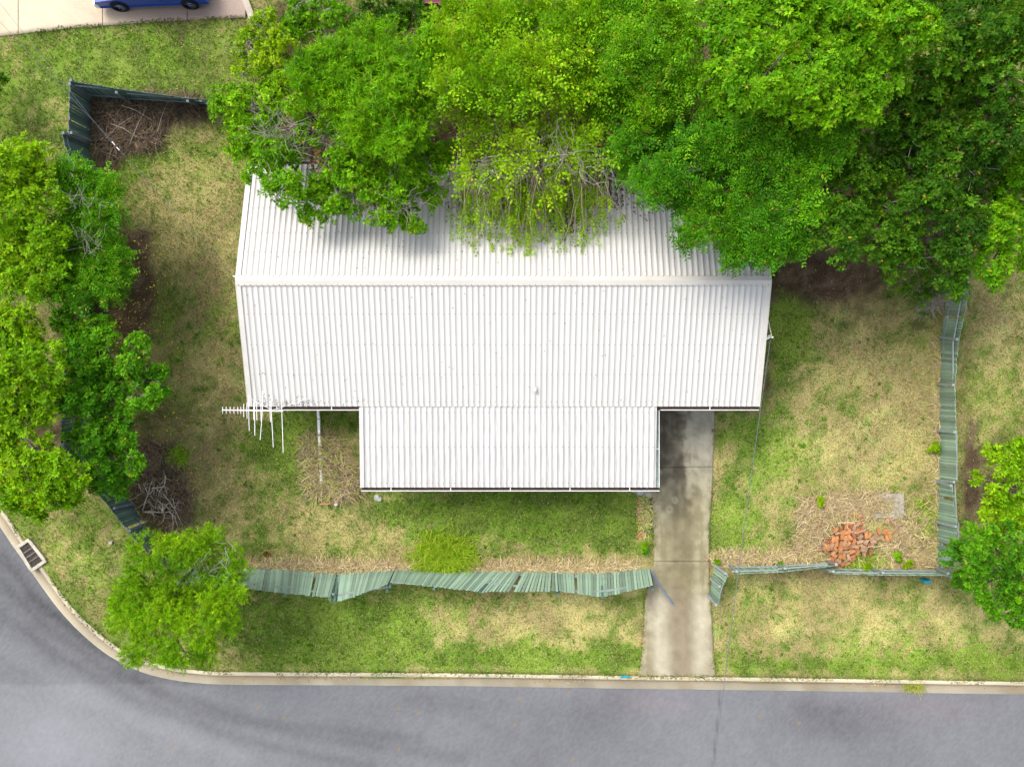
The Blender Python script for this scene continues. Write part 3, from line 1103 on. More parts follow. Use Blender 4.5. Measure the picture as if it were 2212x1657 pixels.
def leaf_quad(base, d, nrm, L, Wd, droop=.12):
    base, d, nrm = np.array(base, float), np.array(d, float), np.array(nrm, float)
    d /= np.linalg.norm(d)
    nrm = nrm - d * nrm.dot(d)
    nrm /= max(1e-6, np.linalg.norm(nrm))
    s = np.cross(nrm, d)
    return [base, base + d * L * .48 + s * Wd / 2 + nrm * L * .05, base + d * L - nrm * L * droop, base + d * L * .48 - s * Wd / 2 + nrm * L * .05]


def tpl_rosette(r, k=12, L=.115, Wd=.055):
    q = []
    for i in range(k):
        a = i * 2.399 + r.uniform(-.3, .3)
        th = math.radians(r.uniform(28, 88))
        d = np.array([math.cos(th), math.sin(th) * math.cos(a), math.sin(th) * math.sin(a)])
        nr = np.array([1.0, 0, 0])
        q.append(leaf_quad(np.array([-.05, 0, 0]) * r.uniform(0, 1.6) + d * .02, d, nr, L * r.uniform(.75, 1.2), Wd * r.uniform(.8, 1.15)))
    return q


def tpl_frond(r, fronds=3, pairs=5, L=.135, Wd=.048):
    q = []
    for fr in range(fronds):
        a = fr * 2 * math.pi / fronds + r.uniform(-.4, .4)
        th = math.radians(r.uniform(45, 85))
        ax = np.array([math.cos(th), math.sin(th) * math.cos(a), math.sin(th) * math.sin(a)])
        nr = np.array([1.0, 0, 0]) - ax * ax[0]
        nr /= np.linalg.norm(nr)
        sd = np.cross(nr, ax)
        LL = r.uniform(.28, .42)
        for i in range(pairs):
            t = (i + 1) / pairs
            p = ax * LL * t - nr * LL * .3 * t * t
            for sg in (-1, 1):
                d = ax * .55 + sd * sg * .85 - nr * r.uniform(0, .35)
                q.append(leaf_quad(p, d, nr, L * (1.1 - .4 * t) * r.uniform(.85, 1.1), Wd))
        q.append(leaf_quad(np.zeros(3), ax - nr * .15, nr, LL, .012, .2))
    return q


def tpl_feather(r, k=20, L=.15, Wd=.020):
    q = []
    for i in range(k):
        b = np.array([r.uniform(-.12, .14), r.uniform(-.03, .03), r.uniform(-.03, .03)])
        a = r.uniform(0, 6.28)
        th = math.radians(r.uniform(15, 75))
        d = np.array([math.cos(th), math.sin(th) * math.cos(a), math.sin(th) * math.sin(a)])
        q.append(leaf_quad(b, d, np.array([1.0, .2, .3]), L * r.uniform(.7, 1.2), Wd * r.uniform(.8, 1.3)))
    return q


def tpl_broad(r, k=7, L=.13, Wd=.082):
    q = []
    ln = .36
    for i in range(k):
        t = i / (k - 1)
        p = np.array([ln * t, 0, -.18 * t * t])
        sg = 1 if i % 2 else -1
        d = np.array([.55, sg * .8, -.25 + r.uniform(-.2, .2)])
        q.append(leaf_quad(p, d, np.array([.2, 0, 1.0]), L * r.uniform(.7, 1.15), Wd * r.uniform(.8, 1.1), .2))
    q.append(leaf_quad(np.array([-.15, 0, .02]), np.array([1, 0, -.25]), np.array([0, 0, 1.0]), .5, .012))
    return q


KINDS = {}
for nm, fn in (("rosette", tpl_rosette), ("frond", tpl_frond), ("feather", tpl_feather), ("broad", tpl_broad)):
    KINDS[nm] = [np.array(fn(random.Random(100 + i))) for i in range(6)]


PAL = {"mid": [(.115, .31, .004), (.070, .22, .004), (.20, .42, .008)],
       "glossy": [(.145, .36, .004), (.085, .255, .004), (.25, .47, .010)],
       "lime": [(.23, .41, .005), (.15, .32, .005), (.33, .50, .012)],
       "feather": [(.130, .34, .004), (.080, .24, .004), (.21, .43, .006)],
       "deep": [(.080, .265, .005), (.042, .165, .005), (.16, .385, .008)],
       "dark": [(.048, .150, .005), (.026, .090, .005), (.11, .26, .007)],
       "yellowgreen": [(.18, .38, .004), (.12, .29, .004), (.28, .47, .007)]}


def spray_mesh(name, org, axis, kind, pal, scale=1.0, jit=.25, toneseed=0):
    """many leaf sprays as one crown; org, axis (n,3)"""
    n = len(org)
    axis = unit(axis)
    ref = np.where(np.abs(axis[:, 2:3]) > .9, np.array([[1.0, 0, 0]]), np.array([[0, 0, 1.0]]))
    y = unit(np.cross(ref, axis))
    z = np.cross(axis, y)
    a = RNG.uniform(0, 2 * np.pi, n) if kind != "broad" else RNG.normal(0, .5, n)
    y2 = y * np.cos(a)[:, None] + z * np.sin(a)[:, None]
    z2 = -y * np.sin(a)[:, None] + z * np.cos(a)[:, None]
    R = np.stack([axis, y2, z2], 1)          # rows are local axes
    sc = scale * RNG.uniform(.6, 1.35, n)
    tv = RNG.integers(0, 6, n)
    V, C = [], []
    pal = np.array(pal)
    clump = fbm(org[:, 0] + org[:, 2] * .7, org[:, 1] - org[:, 2] * .5, .9, 300 + toneseed, 2)
    for t in range(6):
        sel = np.where(tv == t)[0]
        if not len(sel):
            continue
        T = KINDS[kind][t]                    # (k,4,3)
        k = len(T)
        pts = np.einsum('kqc,ncd->nkqd', T, R[sel]) * sc[sel][:, None, None, None] + org[sel][:, None, None, :]
        pts = pts + RNG.normal(0, .012 * scale, (len(sel), k, 1, 3))
        mixv = np.clip((clump[sel] - .5) * 2.2 + RNG.normal(0, .38, len(sel)), -1, 1)[:, None] + RNG.normal(0, .22, (len(sel), k))
        base = pal[0] + (np.clip(mixv, 0, 1)[..., None]) * (pal[2] - pal[0]) + np.clip(-mixv, 0, 1)[..., None] * (pal[1] - pal[0])
        base = base * RNG.uniform(1 - jit, 1 + jit, (len(sel), k, 1)) * RNG.uniform(.72, 1.28, (len(sel), 1, 1))
        old = RNG.uniform(0, 1, base.shape[:2] + (1,))
        base = np.where(old < .010, np.array((.42, .32, .03)), np.where(old > .990, np.array((.20, .11, .05)), base))
        V.append(pts.reshape(-1, 3))
        C.append(np.repeat(base.reshape(-1, 3), 4, 0))
    V, C = np.concatenate(V), np.concatenate(C)
    f = np.arange(len(V)).reshape(-1, 4)
    return make_mesh(name, V, f, M_leaf, np.clip(C, 0.003, 1))


TRI = [0]
def crown_points(circles, dens, flat=.75):
    O, A = [], []
    for (u, v, r, z) in circles:
        c = np.array(P(u, v, z))
        R = r * (H - z) / S
        nsub = int(8 + R * 7)
        n = int(dens * .9 * 2 * math.pi * R * R)
        # sub-lumps sit on the upper shell of the limb's foliage mass
        dirs = unit(RNG.normal(0, 1, (nsub, 3)))
        dirs[:, 2] = np.abs(dirs[:, 2]) * .9 - .15
        sc = c + dirs * np.array([R, R, R * flat]) * RNG.uniform(.40, .85, (nsub, 1))
        sr = R * RNG.uniform(.20, .42, nsub)
        pick = RNG.choice(nsub, n, p=sr ** 2 / np.sum(sr ** 2))
        d = unit(RNG.normal(0, 1, (n, 3)))
        d[:, 2] = np.where(d[:, 2] < -.25, -d[:, 2], d[:, 2])
        rad = sr[pick] * np.where(RNG.uniform(0, 1, n) < .75, RNG.uniform(.82, 1.08, n), RNG.uniform(.2, .9, n))
        o = sc[pick] + d * rad[:, None] * np.array([1, 1, .85])
        O.append(o)
        out = unit(o - c)
        A.append(d * .75 + out * .45 + np.array([0, 0, .35]) + RNG.normal(0, .28, (n, 3)))
    return np.concatenate(O), np.concatenate(A)


def trunk_and_limbs(root, base, circles, rad):
    top = np.mean([np.array(P(u, v, z)) for (u, v, r, z) in circles], 0)
    b = Vector(base)
    fork = b.lerp(Vector(top), .45)
    fork.x = b.x + (top[0] - b.x) * .25
    fork.y = b.y + (top[1] - b.y) * .25
    mid = b.lerp(fork, .5) + Vector((random.uniform(-.1, .1), random.uniform(-.1, .1), 0))
    MB().tube([b - Vector((0, 0, .1)), mid, fork], [rad, rad * .8, rad * .65], 9).obj("trunk", M_bark, root, smooth=True)
    for (u, v, r, z) in circles:
        e = P(u, v, z)
        m = fork.lerp(e, .5) + Vector((random.uniform(-.2, .2), random.uniform(-.2, .2), random.uniform(.0, .35)))
        mb = MB()
        rr = rad * .42
        mb.tube([fork, m, e], [rr, rr * .7, rr * .3], 7)
        R = r * (H - z) / S
        for _ in range(5):
            dv = Vector((random.gauss(0, 1), random.gauss(0, 1), random.uniform(-.1, .9))).normalized()
            mb.tube([m.lerp(e, random.uniform(.4, 1)), e + dv * R * .5, e + dv * R * .9 + Vector((0, 0, random.uniform(-.1, .1)))], [rr * .3, rr * .18, rr * .07], 4, cap=False)
        mb.obj("limb", M_bark, root, smooth=True)


def strands(name, pts, rad, mat, col=None):
    """thin three-sided stalks; pts (n,k,3), rad (n,)"""
    n, k, _ = pts.shape
    d = unit(pts[:, 1:] - pts[:, :-1])
    d = np.concatenate([d, d[:, -1:]], 1)
    ref = np.array([0.12, 0.21, 1.0])
    s = unit(np.cross(d, ref))
    t = np.cross(d, s)
    taper = np.linspace(1, .45, k)[None, :, None]
    r = rad[:, None, None] * taper
    ring = [pts + (s * math.cos(a) + t * math.sin(a)) * r for a in (0.3, 2.4, 4.5)]
    V = np.stack(ring, 2).reshape(-1, 3)                  # n,k,3 ring
    i = (np.arange(n)[:, None, None] * k + np.arange(k - 1)[None, :, None]) * 3
    F = []
    for a, b in ((0, 1), (1, 2), (2, 0)):
        F.append(np.stack([i + a, i + b, i + b + 3, i + a + 3], -1).reshape(-1, 4))
    F = np.concatenate(F)
    c = None if col is None else np.repeat(col, k * 3, 0)
    return make_mesh(name, V, F, mat, c)


def curve_pts(start, direc, length, k=5, wob=.12, sag=0.0):
    n = len(start)
    d = unit(direc)
    P_ = [start]
    for i in range(k - 1):
        d = unit(d + RNG.normal(0, wob, (n, 3)) + np.array([0, 0, -sag]))
        P_.append(P_[-1] + d * (length / (k - 1))[:, None])
    return np.stack(P_, 1)


def twigs_in(circles, per, length, rad, name, root, mat=None):
    st, dr, ln = [], [], []
    for (u, v, r, z) in circles:
        c = np.array(P(u, v, z))
        R = r * (H - z) / S
        m = int(per)
        hub = c + RNG.normal(0, .45, (m // 6 + 1, 3)) * R * np.array([1, 1, .4])
        pk = RNG.integers(0, len(hub), m)
        dd = unit(RNG.normal(0, 1, (m, 3)) * np.array([1, 1, .55]) + np.array([0, 0, .35]))
        st.append(hub[pk] + RNG.normal(0, .06, (m, 3)))
        dr.append(dd)
        ln.append(RNG.uniform(.4, 1.1, m) * length)
    pts = curve_pts(np.concatenate(st), np.concatenate(dr), np.concatenate(ln), 6, .28)
    me = strands(name, pts, RNG.uniform(.5, 1.3, len(pts)) * rad, mat or M_twig)
    return link(name, me, root, kind="stuff")


def dead_leaves(circles, per, root):
    pos = []
    for (u, v, r, z) in circles:
        c = np.array(P(u, v, z))
        R = r * (H - z) / S
        pos.append(c + unit(RNG.normal(0, 1, (per, 3))) * R * RNG.uniform(.1, .9, (per, 1)) * np.array([1, 1, .5]))
    pos = np.concatenate(pos)
    a = RNG.uniform(0, 6.28, len(pos))
    d = np.stack([np.cos(a), np.sin(a), RNG.normal(0, .4, len(pos))], 1) * RNG.uniform(.035, .065, (len(pos), 1))
    s = np.stack([-np.sin(a), np.cos(a), RNG.normal(0, .4, len(pos))], 1) * .024
    V = np.stack([pos - d, pos + s, pos + d, pos - s], 1).reshape(-1, 3)
    C = np.array([(.30, .10, .04), (.22, .08, .035), (.36, .17, .05)])[RNG.integers(0, 3, len(pos))]
    link("dead_leaves", make_mesh("dead_leaves", V, np.arange(len(V)).reshape(-1, 4), M_straw, np.repeat(C, 4, 0)), root, kind="stuff")


def tree(name, label, circles, base, kind, pal, dens=48, scale=1.0, rad=.16, group=None, cat="tree", flat=.75, limbs=True, toneseed=0, grow=1.08, under=.35):
    b = P(base[0], base[1], 0)
    root = thing(name, label, cat, b, group)
    O, A = crown_points([(u, v, r * grow, z) for u, v, r, z in circles], dens, flat)
    low = [(u, v, r * 1.05, max(.9, z * .5)) for (u, v, r, z) in circles if (v < 325 or u < 300) and under]
    if low:
        O2, A2 = crown_points(low, dens * under, flat)
        O, A = np.concatenate([O, O2]), np.concatenate([A, A2])
    O[:, 2] = np.maximum(O[:, 2], .08)
    me = spray_mesh("crown", O, A, kind, PAL[pal], scale, toneseed=toneseed)
    TRI[0] += len(me.polygons) * 2
    link("crown", me, root)
    if limbs:
        trunk_and_limbs(root, b, circles, rad)
    return root


def Z(circ, z, spread=.5):
    r = random.Random(len(circ) * 7 + int(z * 10))
    return [(u, v, rr, z + r.uniform(-spread, spread)) for (u, v, rr) in circ]


# trees behind and over the roof
t1 = tree("tree", "glossy green tree with bare grey twigs showing, overhanging the left end of the roof",
          Z([(505, 240, 55), (545, 300, 60), (560, 365, 42), (620, 405, 52), (690, 435, 52), (750, 455, 45), (830, 455, 52), (893, 478, 36), (860, 400, 60), (770, 400, 60), (700, 370, 50), (600, 240, 45), (620, 330, 45), (800, 345, 55), (880, 340, 50), (930, 415, 38), (945, 325, 45), (930, 365, 40), (665, 300, 32), (705, 255, 36), (820, 420, 30)], 4.5, .6) +
          Z([(590, 330, 40), (740, 330, 40), (655, 230, 45)], 4.7), (690, 270), "rosette", "glossy", 50, 1.0, .2, toneseed=1)
twigs_in(Z([(640, 285, 70), (690, 330, 60), (600, 280, 50), (730, 290, 45), (790, 410, 50), (870, 430, 40)], 4.6), 85, 1.1, .010, "dead_twigs", t1)
dead_leaves(Z([(640, 285, 70), (690, 330, 60), (790, 410, 50), (870, 430, 40)], 4.5), 90, t1)
tree("tree", "fine feathery green tree behind the glossy one, straddling the back boundary",
     Z([(720, 150, 75), (800, 125, 80), (880, 165, 80), (820, 230, 75), (740, 225, 65), (900, 250, 65), (690, 190, 50), (930, 110, 50), (860, 310, 55), (780, 290, 50), (660, 160, 40)], 5.6, .6), (800, 190), "feather", "feather", 62, 1.05, .18, toneseed=2)
t3 = tree("tree", "sparse lime green tree hung with bare vines over the middle of the roof",
          Z([(1000, 265, 60), (1085, 245, 65), (1170, 250, 65), (1250, 270, 60), (1050, 325, 55), (1140, 335, 55), (1235, 335, 50), (1010, 385, 36), (1095, 395, 32), (1180, 400, 30), (1290, 330, 45)], 5.4, .5), (1130, 275), "broad", "lime", 27, .92, .16, toneseed=3, grow=1.0, under=.2)
twigs_in(Z([(1020, 300, 60), (1140, 290, 60), (1190, 330, 60), (1080, 370, 60), (1250, 330, 50)], 5.5), 34, 1.3, .012, "dead_twigs", t3)
tree("tree", "bright yellow green tree at the back, beyond the vine hung tree",
     Z([(1000, 130, 75), (1080, 80, 85), (1150, 160, 75), (1060, 190, 65), (1230, 90, 70), (1010, 50, 60), (1160, 40, 70), (1250, 180, 60), (960, 200, 40), (1280, 30, 50)], 6.0, .7), (1120, 120), "broad", "yellowgreen", 48, .85, .2, toneseed=4, grow=1.15, under=.5)
tree("tree", "mid green tree in the back row left of the two biggest crowns",
     Z([(1340, 110, 75), (1420, 150, 75), (1400, 50, 75), (1320, 210, 60), (1460, 70, 55), (1340, 20, 60), (1400, 225, 50), (1470, 210, 40)], 6.0, .7), (1390, 130), "frond", "mid", 33, .95, .2, toneseed=5, grow=1.15, under=.5)
tree("tree", "deep green tree with feathered fronds covering the right end of the roof",
     Z([(1370, 320, 60), (1445, 300, 65), (1530, 330, 75), (1620, 340, 80), (1710, 370, 80), (1420, 395, 55), (1480, 430, 60), (1560, 450, 75), (1650, 470, 75), (1730, 460, 60), (1500, 495, 42), (1590, 535, 40), (1650, 535, 42), (1720, 510, 50), (1780, 300, 60), (1560, 260, 60), (1680, 280, 60)], 5.6, .7), (1590, 370), "frond", "deep", 33, .95, .22, toneseed=6)
tree("tree", "big mid green round tree in the back row, the broadest crown of all",
     Z([(1600, 70, 90), (1700, 90, 100), (1810, 70, 100), (1890, 130, 85), (1640, 175, 80), (1760, 180, 85), (1860, 30, 85), (1555, 170, 55), (1960, 60, 60), (1700, 10, 80), (1860, 200, 60)], 7.2, .8), (1740, 110), "rosette", "feather", 56, 1.0, .26, toneseed=7, grow=1.22, under=.5)
t5 = tree("tree", "dark green tree right of the roof, its limbs showing through wide shadowy gaps",
          Z([(1850, 400, 62), (1930, 350, 55), (2030, 320, 60), (1990, 440, 62), (1890, 500, 55), (1810, 530, 42), (2055, 540, 45), (2075, 420, 50), (1930, 280, 50), (2050, 595, 40), (1830, 330, 50), (1960, 560, 40), (2090, 490, 40), (1880, 450, 46), (1835, 465, 40), (1960, 500, 42), (1900, 380, 40), (2000, 380, 40)], 4.9, .9), (1950, 420), "rosette", "dark", 40, 1.0, .2, toneseed=8, grow=1.45, under=.6)
twigs_in(Z([(1900, 430, 80), (2000, 400, 80), (2060, 350, 50), (1990, 540, 60)], 4.4), 40, 1.3, .014, "dead_twigs", t5)
tree("tree", "loose dark tree in the far back corner, right of the broadest crown",
     Z([(2050, 110, 65), (2130, 50, 65), (2180, 170, 70), (2090, 215, 55), (2000, 200, 40), (2200, 290, 45), (2020, 30, 50), (2200, 60, 50), (2110, 130, 50), (1955, 235, 40), (2030, 265, 42), (2130, 290, 48), (2110, 340, 42), (2070, 160, 45)], 6.0, .9), (2110, 150), "rosette", "dark", 40, 1.05, .2, toneseed=9, grow=1.5, under=.6)
tree("tree", "mid green tree outside the right fence near the back",
     Z([(2165, 350, 50), (2195, 430, 60), (2150, 490, 50), (2200, 540, 45), (2140, 570, 40), (2215, 380, 50)], 4.6, .6), (2180, 450), "rosette", "feather", 46, 1.0, .16, toneseed=10, grow=1.38, under=.6)
for i, (c, p_, lab) in enumerate((
        ([(545, 100, 42), (585, 130, 40), (530, 160, 32), (575, 60, 36), (610, 90, 34)], "lime", "scruffy lime green shrub nearest the pinkish driveway"),
        ([(640, 60, 42), (690, 40, 44), (740, 50, 40), (660, 20, 40)], "mid", "scruffy green shrub at the back edge between driveway and feathery tree"),
        ([(600, 180, 42), (650, 150, 40), (570, 205, 30), (630, 205, 34)], "yellowgreen", "yellow green shrub just outside the back fence by the glossy tree"),
        ([(850, 40, 50), (920, 20, 55), (790, 40, 45), (960, 35, 40)], "dark", "dark shrub in front of the maroon roofed building"))):
    t = tree("shrub", lab, Z(c, 2.2, .4), (c[0][0], c[0][1]), "rosette", p_, 46, .95, .08, None, "shrub", toneseed=20 + i)
    twigs_in(Z(c, 2.3, .3), 16, .7, .012, "dead_twigs", t)
# left side
l1 = tree("tree", "green tree on the left boundary with light twigs, nearest the leaning fence bay",
          Z([(185, 420, 52), (160, 500, 52), (230, 470, 42), (215, 550, 52), (165, 590, 52), (245, 560, 40), (215, 615, 42), (160, 370, 30), (235, 400, 30), (150, 640, 35), (258, 605, 30)], 4.0, .6), (185, 520), "frond", "deep", 34, .85, .16, toneseed=11)
twigs_in(Z([(165, 430, 40), (200, 520, 50)], 4.2), 30, .7, .010, "dead_twigs", l1)
tree("tree", "bright green tree outside the lot beside the left boundary tree",
     Z([(50, 370, 65), (30, 460, 70), (95, 520, 55), (40, 560, 60), (95, 420, 50), (10, 350, 40), (110, 590, 40), (30, 615, 36), (80, 625, 30)], 4.6, .6), (50, 460), "rosette", "yellowgreen", 46, 1.05, .16, toneseed=12, grow=1.18, under=.3)
tree("tree", "broad bright green tree reaching over the left lawn, yellow leaves fallen beneath",
     Z([(170, 690, 55), (215, 730, 50), (180, 780, 60), (245, 800, 58), (305, 770, 48), (335, 815, 36), (170, 860, 60), (250, 880, 62), (310, 860, 45), (200, 950, 58), (265, 960, 52), (225, 1020, 48), (262, 1045, 38), (350, 840, 25), (295, 1000, 30)], 4.4, .7), (215, 870), "rosette", "deep", 52, .95, .2, toneseed=13)
tree("tree", "large bright green tree by the side street outside the boundary",
     Z([(50, 740, 65), (25, 830, 70), (90, 860, 60), (50, 950, 65), (105, 1000, 60), (40, 1050, 55), (130, 1050, 50), (30, 690, 40), (150, 1070, 32), (100, 780, 50), (10, 900, 60), (90, 1095, 32), (160, 1030, 40)], 4.8, .6), (60, 900), "rosette", "yellowgreen", 46, 1.05, .18, toneseed=14, grow=1.18, under=.3)
f1 = tree("tree", "round fine leaved green tree on the street corner in front of the lot",
          Z([(320, 1190, 48), (400, 1185, 50), (460, 1180, 50), (505, 1205, 38), (300, 1255, 52), (380, 1260, 62), (460, 1260, 62), (510, 1270, 36), (290, 1330, 52), (360, 1340, 62), (440, 1335, 58), (320, 1395, 48), (390, 1405, 45), (450, 1395, 40), (490, 1330, 38), (270, 1290, 38)], 3.8, .5), (390, 1290), "feather", "yellowgreen", 100, .68, .16, toneseed=15, grow=1.14)
twigs_in(Z([(440, 1200, 50), (470, 1240, 40)], 4.2), 14, .5, .010, "dead_twigs", f1)
tree("tree", "dark green tree at the right street corner spilling over the fence end",
     Z([(2090, 1210, 52), (2130, 1260, 52), (2180, 1190, 60), (2180, 1300, 50), (2062, 1190, 26), (2120, 1150, 45), (2205, 1240, 50), (2075, 1245, 25), (2200, 1335, 36), (2140, 1310, 30)], 3.4, .6), (2140, 1230), "rosette", "deep", 56, .85, .16, toneseed=16)
tree("tree", "bright green bushy tree outside the right fence above the dark corner tree",
     Z([(2160, 1000, 42), (2190, 1060, 48), (2150, 1070, 34), (2205, 960, 36), (2110, 1035, 16), (2140, 1110, 40), (2200, 1110, 40)], 3.2, .5), (2180, 1050), "rosette", "yellowgreen", 48, 1.1, .12, toneseed=17)
tree("shrub", "dark shrub cut by the left picture edge on the neighbour's lawn", Z([(-10, 170, 26), (-25, 200, 30)], 1.3, .2), (-15, 185), "rosette", "dark", 50, .9, .06, None, "shrub", toneseed=18)
sh = tree("shrub", "straggly half dead shrub beside the right fence at its back end", Z([(1985, 590, 38), (2030, 610, 34), (1950, 620, 30), (1990, 650, 30), (2040, 575, 30)], 1.3, .3), (1995, 640), "rosette", "dark", 30, .75, .05, None, "shrub", toneseed=19)
twigs_in(Z([(1985, 645, 42), (2010, 665, 36), (2030, 640, 30)], .8, .2), 70, .8, .008, "dead_twigs", sh)

# little weeds and shrubs on the lawn
for (u, v, r, p_, lab) in (
        (2018, 965, 17, "lime", "small flowering shrub at the foot of the right fence"),
        (1394, 1178, 10, "glossy", "bright leafy weed between brick edging and driveway"),
        (1393, 1192, 8, "deep", "dark leafy weed beside the driveway, nearest the front fence"),
        (1550, 1213, 7, "lime", "lime green weed at the hinge of the open gate leaf"),
        (1771, 1085, 12, "lime", "low bright weed patch behind the brick heap"),
        (1684, 1220, 8, "glossy", "small green weed by the front fence left of the brick heap"),
        (1938, 1203, 12, "glossy", "green weed clump right of the brick heap"),
        (1868, 1226, 14, "lime", "lime weed draped over the front fence by the brick heap"),
        (1960, 1216, 13, "lime", "yellowish weed clump in the front right corner"),
        (2052, 1210, 12, "dark", "dark weed on top of the right fence end")):
    O, A = crown_points([(u, v, r, .22)], 420, .6)
    O[:, 2] = np.maximum(O[:, 2], .05)
    root = thing("weed", lab, "weed", P(u, v, 0))
    link("foliage", spray_mesh("foliage", O, A, "rosette", PAL[p_], .55), root)

# tiny weeds dotted through the lawns, far too many to count
n = 4000
wx, wy = RNG.uniform(-20, 20, n), RNG.uniform(-11.5, 14.5, n)
kp_ = ~strips_mask(wx, wy)
wx, wy = wx[kp_], wy[kp_]
_, wg, ws = ground_rgb(wx, wy)
kp_ = (fbm(wx, wy, .9, 231, 3) + wg * .15 - ws * .3) > .60
wx, wy = wx[kp_], wy[kp_]
n = len(wx)
link("lawn_weeds", spray_mesh("lawn_weeds", np.stack([wx, wy, np.full(n, .02)], 1), np.stack([RNG.normal(0, .3, n), RNG.normal(0, .3, n), np.ones(n)], 1), "rosette", np.array(PAL["mid"]) * .75, .55), kind="stuff")

# vines hanging from the lime tree onto the roof
n = 210
hub_u = RNG.choice([1010, 1060, 1120, 1140, 1165, 1190, 1250, 1290], n) + RNG.normal(0, 12, n)
top = np.array([P(u, v, z) for u, v, z in zip(hub_u, RNG.uniform(310, 400, n), RNG.uniform(4.3, 5.2, n))])
end = np.array([P(u + RNG.normal(0, 35), v, 3.5) for u, v in zip(hub_u, RNG.uniform(430, 545, n) - np.abs(hub_u - 1130) * .12)])
end[:, 2] = back_z(end[:, 1]) + RNG.uniform(.05, .3, n)
k = 7
tt = np.linspace(0, 1, k)[None, :, None]
ctrl = (top + end) / 2 + np.stack([RNG.normal(0, .25, n), RNG.normal(0, .1, n) - .1, RNG.uniform(.0, .5, n)], 1)
pts = top[:, None] * (1 - tt) ** 2 + 2 * ctrl[:, None] * tt * (1 - tt) + end[:, None] * tt ** 2 + RNG.normal(0, .02, (n, k, 3))
pts[:, :, 2] = np.maximum(pts[:, :, 2], np.where(pts[:, :, 1] > HYR, back_z(pts[:, :, 1]), 0) + .05)
link("hanging_vine", strands("hanging_vine", pts, RNG.uniform(.009, .016, n), M_vine), t3, kind="stuff")
pick = RNG.integers(0, n, 1000)
pos = pts[pick, RNG.integers(2, k, 1000)] + RNG.normal(0, .06, (1000, 3))
pos[:, 2] = np.maximum(pos[:, 2], np.where(pos[:, 1] > HYR, back_z(np.minimum(pos[:, 1], HY1)), 0) + .08)
link("vine_leaves", spray_mesh("vine_leaves", pos, np.stack([RNG.normal(0, .5, 1000), -np.ones(1000), RNG.normal(.1, .25, 1000)], 1), "broad", PAL["lime"], .72), t3, kind="stuff")
# ------------------------------------------------------------------ leaf litter
def litter(name, x, y, z, size, cols, parent=None):
    n = len(x)
    a = RNG.uniform(0, 2 * np.pi, n)
    L = size * RNG.uniform(.6, 1.3, n)
    d = np.stack([np.cos(a) * L / 2, np.sin(a) * L / 2, RNG.uniform(-.01, .02, n)], 1)
    s = np.stack([-np.sin(a) * L * .25, np.cos(a) * L * .25, RNG.uniform(-.01, .02, n)], 1)
    c = np.stack([x, y, z], 1)
    V = np.stack([c - d, c + s, c + d, c - s], 1).reshape(-1, 3)
    C = np.array(cols)[RNG.integers(0, len(cols), n)] * RNG.uniform(.6, 1.3, (n, 1))
    return make_mesh(name, V, np.arange(4 * n).reshape(-1, 4), M_straw, np.repeat(C, 4, 0))


n = 420
u = np.concatenate([RNG.normal(300, 45, 260), RNG.normal(370, 70, 160)])
v = np.concatenate([RNG.uniform(520, 760, 260), RNG.uniform(780, 1080, 160)])
x, y = (u - 1106) * H / S, (828.5 - v) * H / S
link("fallen_leaves", litter("fallen_leaves", x, y, np.full(n, .045), .085, [(.55, .42, .02), (.48, .40, .03), (.40, .40, .03), (.38, .18, .04)]), kind="stuff")
# brown litter lying in the roof pans under the vine
n = 13000
u = np.concatenate([RNG.normal(1235, 60, 6000), RNG.normal(1110, 110, 5000), RNG.normal(1225, 20, 1200), RNG.uniform(960, 1420, 800)])
v = np.concatenate([RNG.uniform(350, 450, 6000), RNG.uniform(350, 450, 5000), RNG.uniform(440, 505, 1200), RNG.uniform(360, 480, 800)])
zz = np.full(n, 3.1)
for _ in range(5):
    y = (828.5 - v) * (H - zz) / S
    zz = back_z(y)
x = (u - 1106) * (H - zz) / S
m = y < HY1 - .05
pp = (HX1 - HX0) / (NS * 4)
ph = ((x - HX0) / pp) % 1.0
onrib = np.abs(ph - .5) < .22
m &= ~onrib | (RNG.uniform(0, 1, n) < .06)
x, y, zz = x[m], y[m], zz[m]
zz = zz + np.where(onrib[m], .045, .014)
link("roof_leaf_litter", litter("roof_leaf_litter", x, y, zz, .075, [(.10, .06, .03), (.16, .10, .05), (.065, .04, .03), (.22, .17, .06)]), kind="stuff")
n = 190
x = RNG.uniform(HX0 + .3, HX1 - .3, n)
y = np.concatenate([RNG.uniform(HY0 + .2, HYR - .3, 110), RNG.uniform(HYR + .25, 5.2, 80)])
zz = np.where(y < HYR, front_z(y), back_z(y)) + .034
link("scattered_roof_leaves", litter("scattered_roof_leaves", x, y, zz, .05, [(.10, .06, .04), (.07, .05, .04), (.2, .12, .05)]), kind="stuff")
n = 130
x = np.concatenate([RNG.uniform(HX0 + .2, -6.8, 90), RNG.uniform(HX0 + .2, PX0, 40)])
ph = (np.floor((x - HX0) / pp) + np.where(RNG.uniform(0, 1, n) < .5, .14, .86) + RNG.normal(0, .05, n)) * pp + HX0
y = HY0 + np.abs(RNG.normal(0, .16, n)) + .02
link("eave_dirt", litter("eave_dirt", ph, y, front_z(y) + .010, .05, [(.08, .075, .08), (.15, .14, .14), (.05, .045, .045)]), kind="stuff")
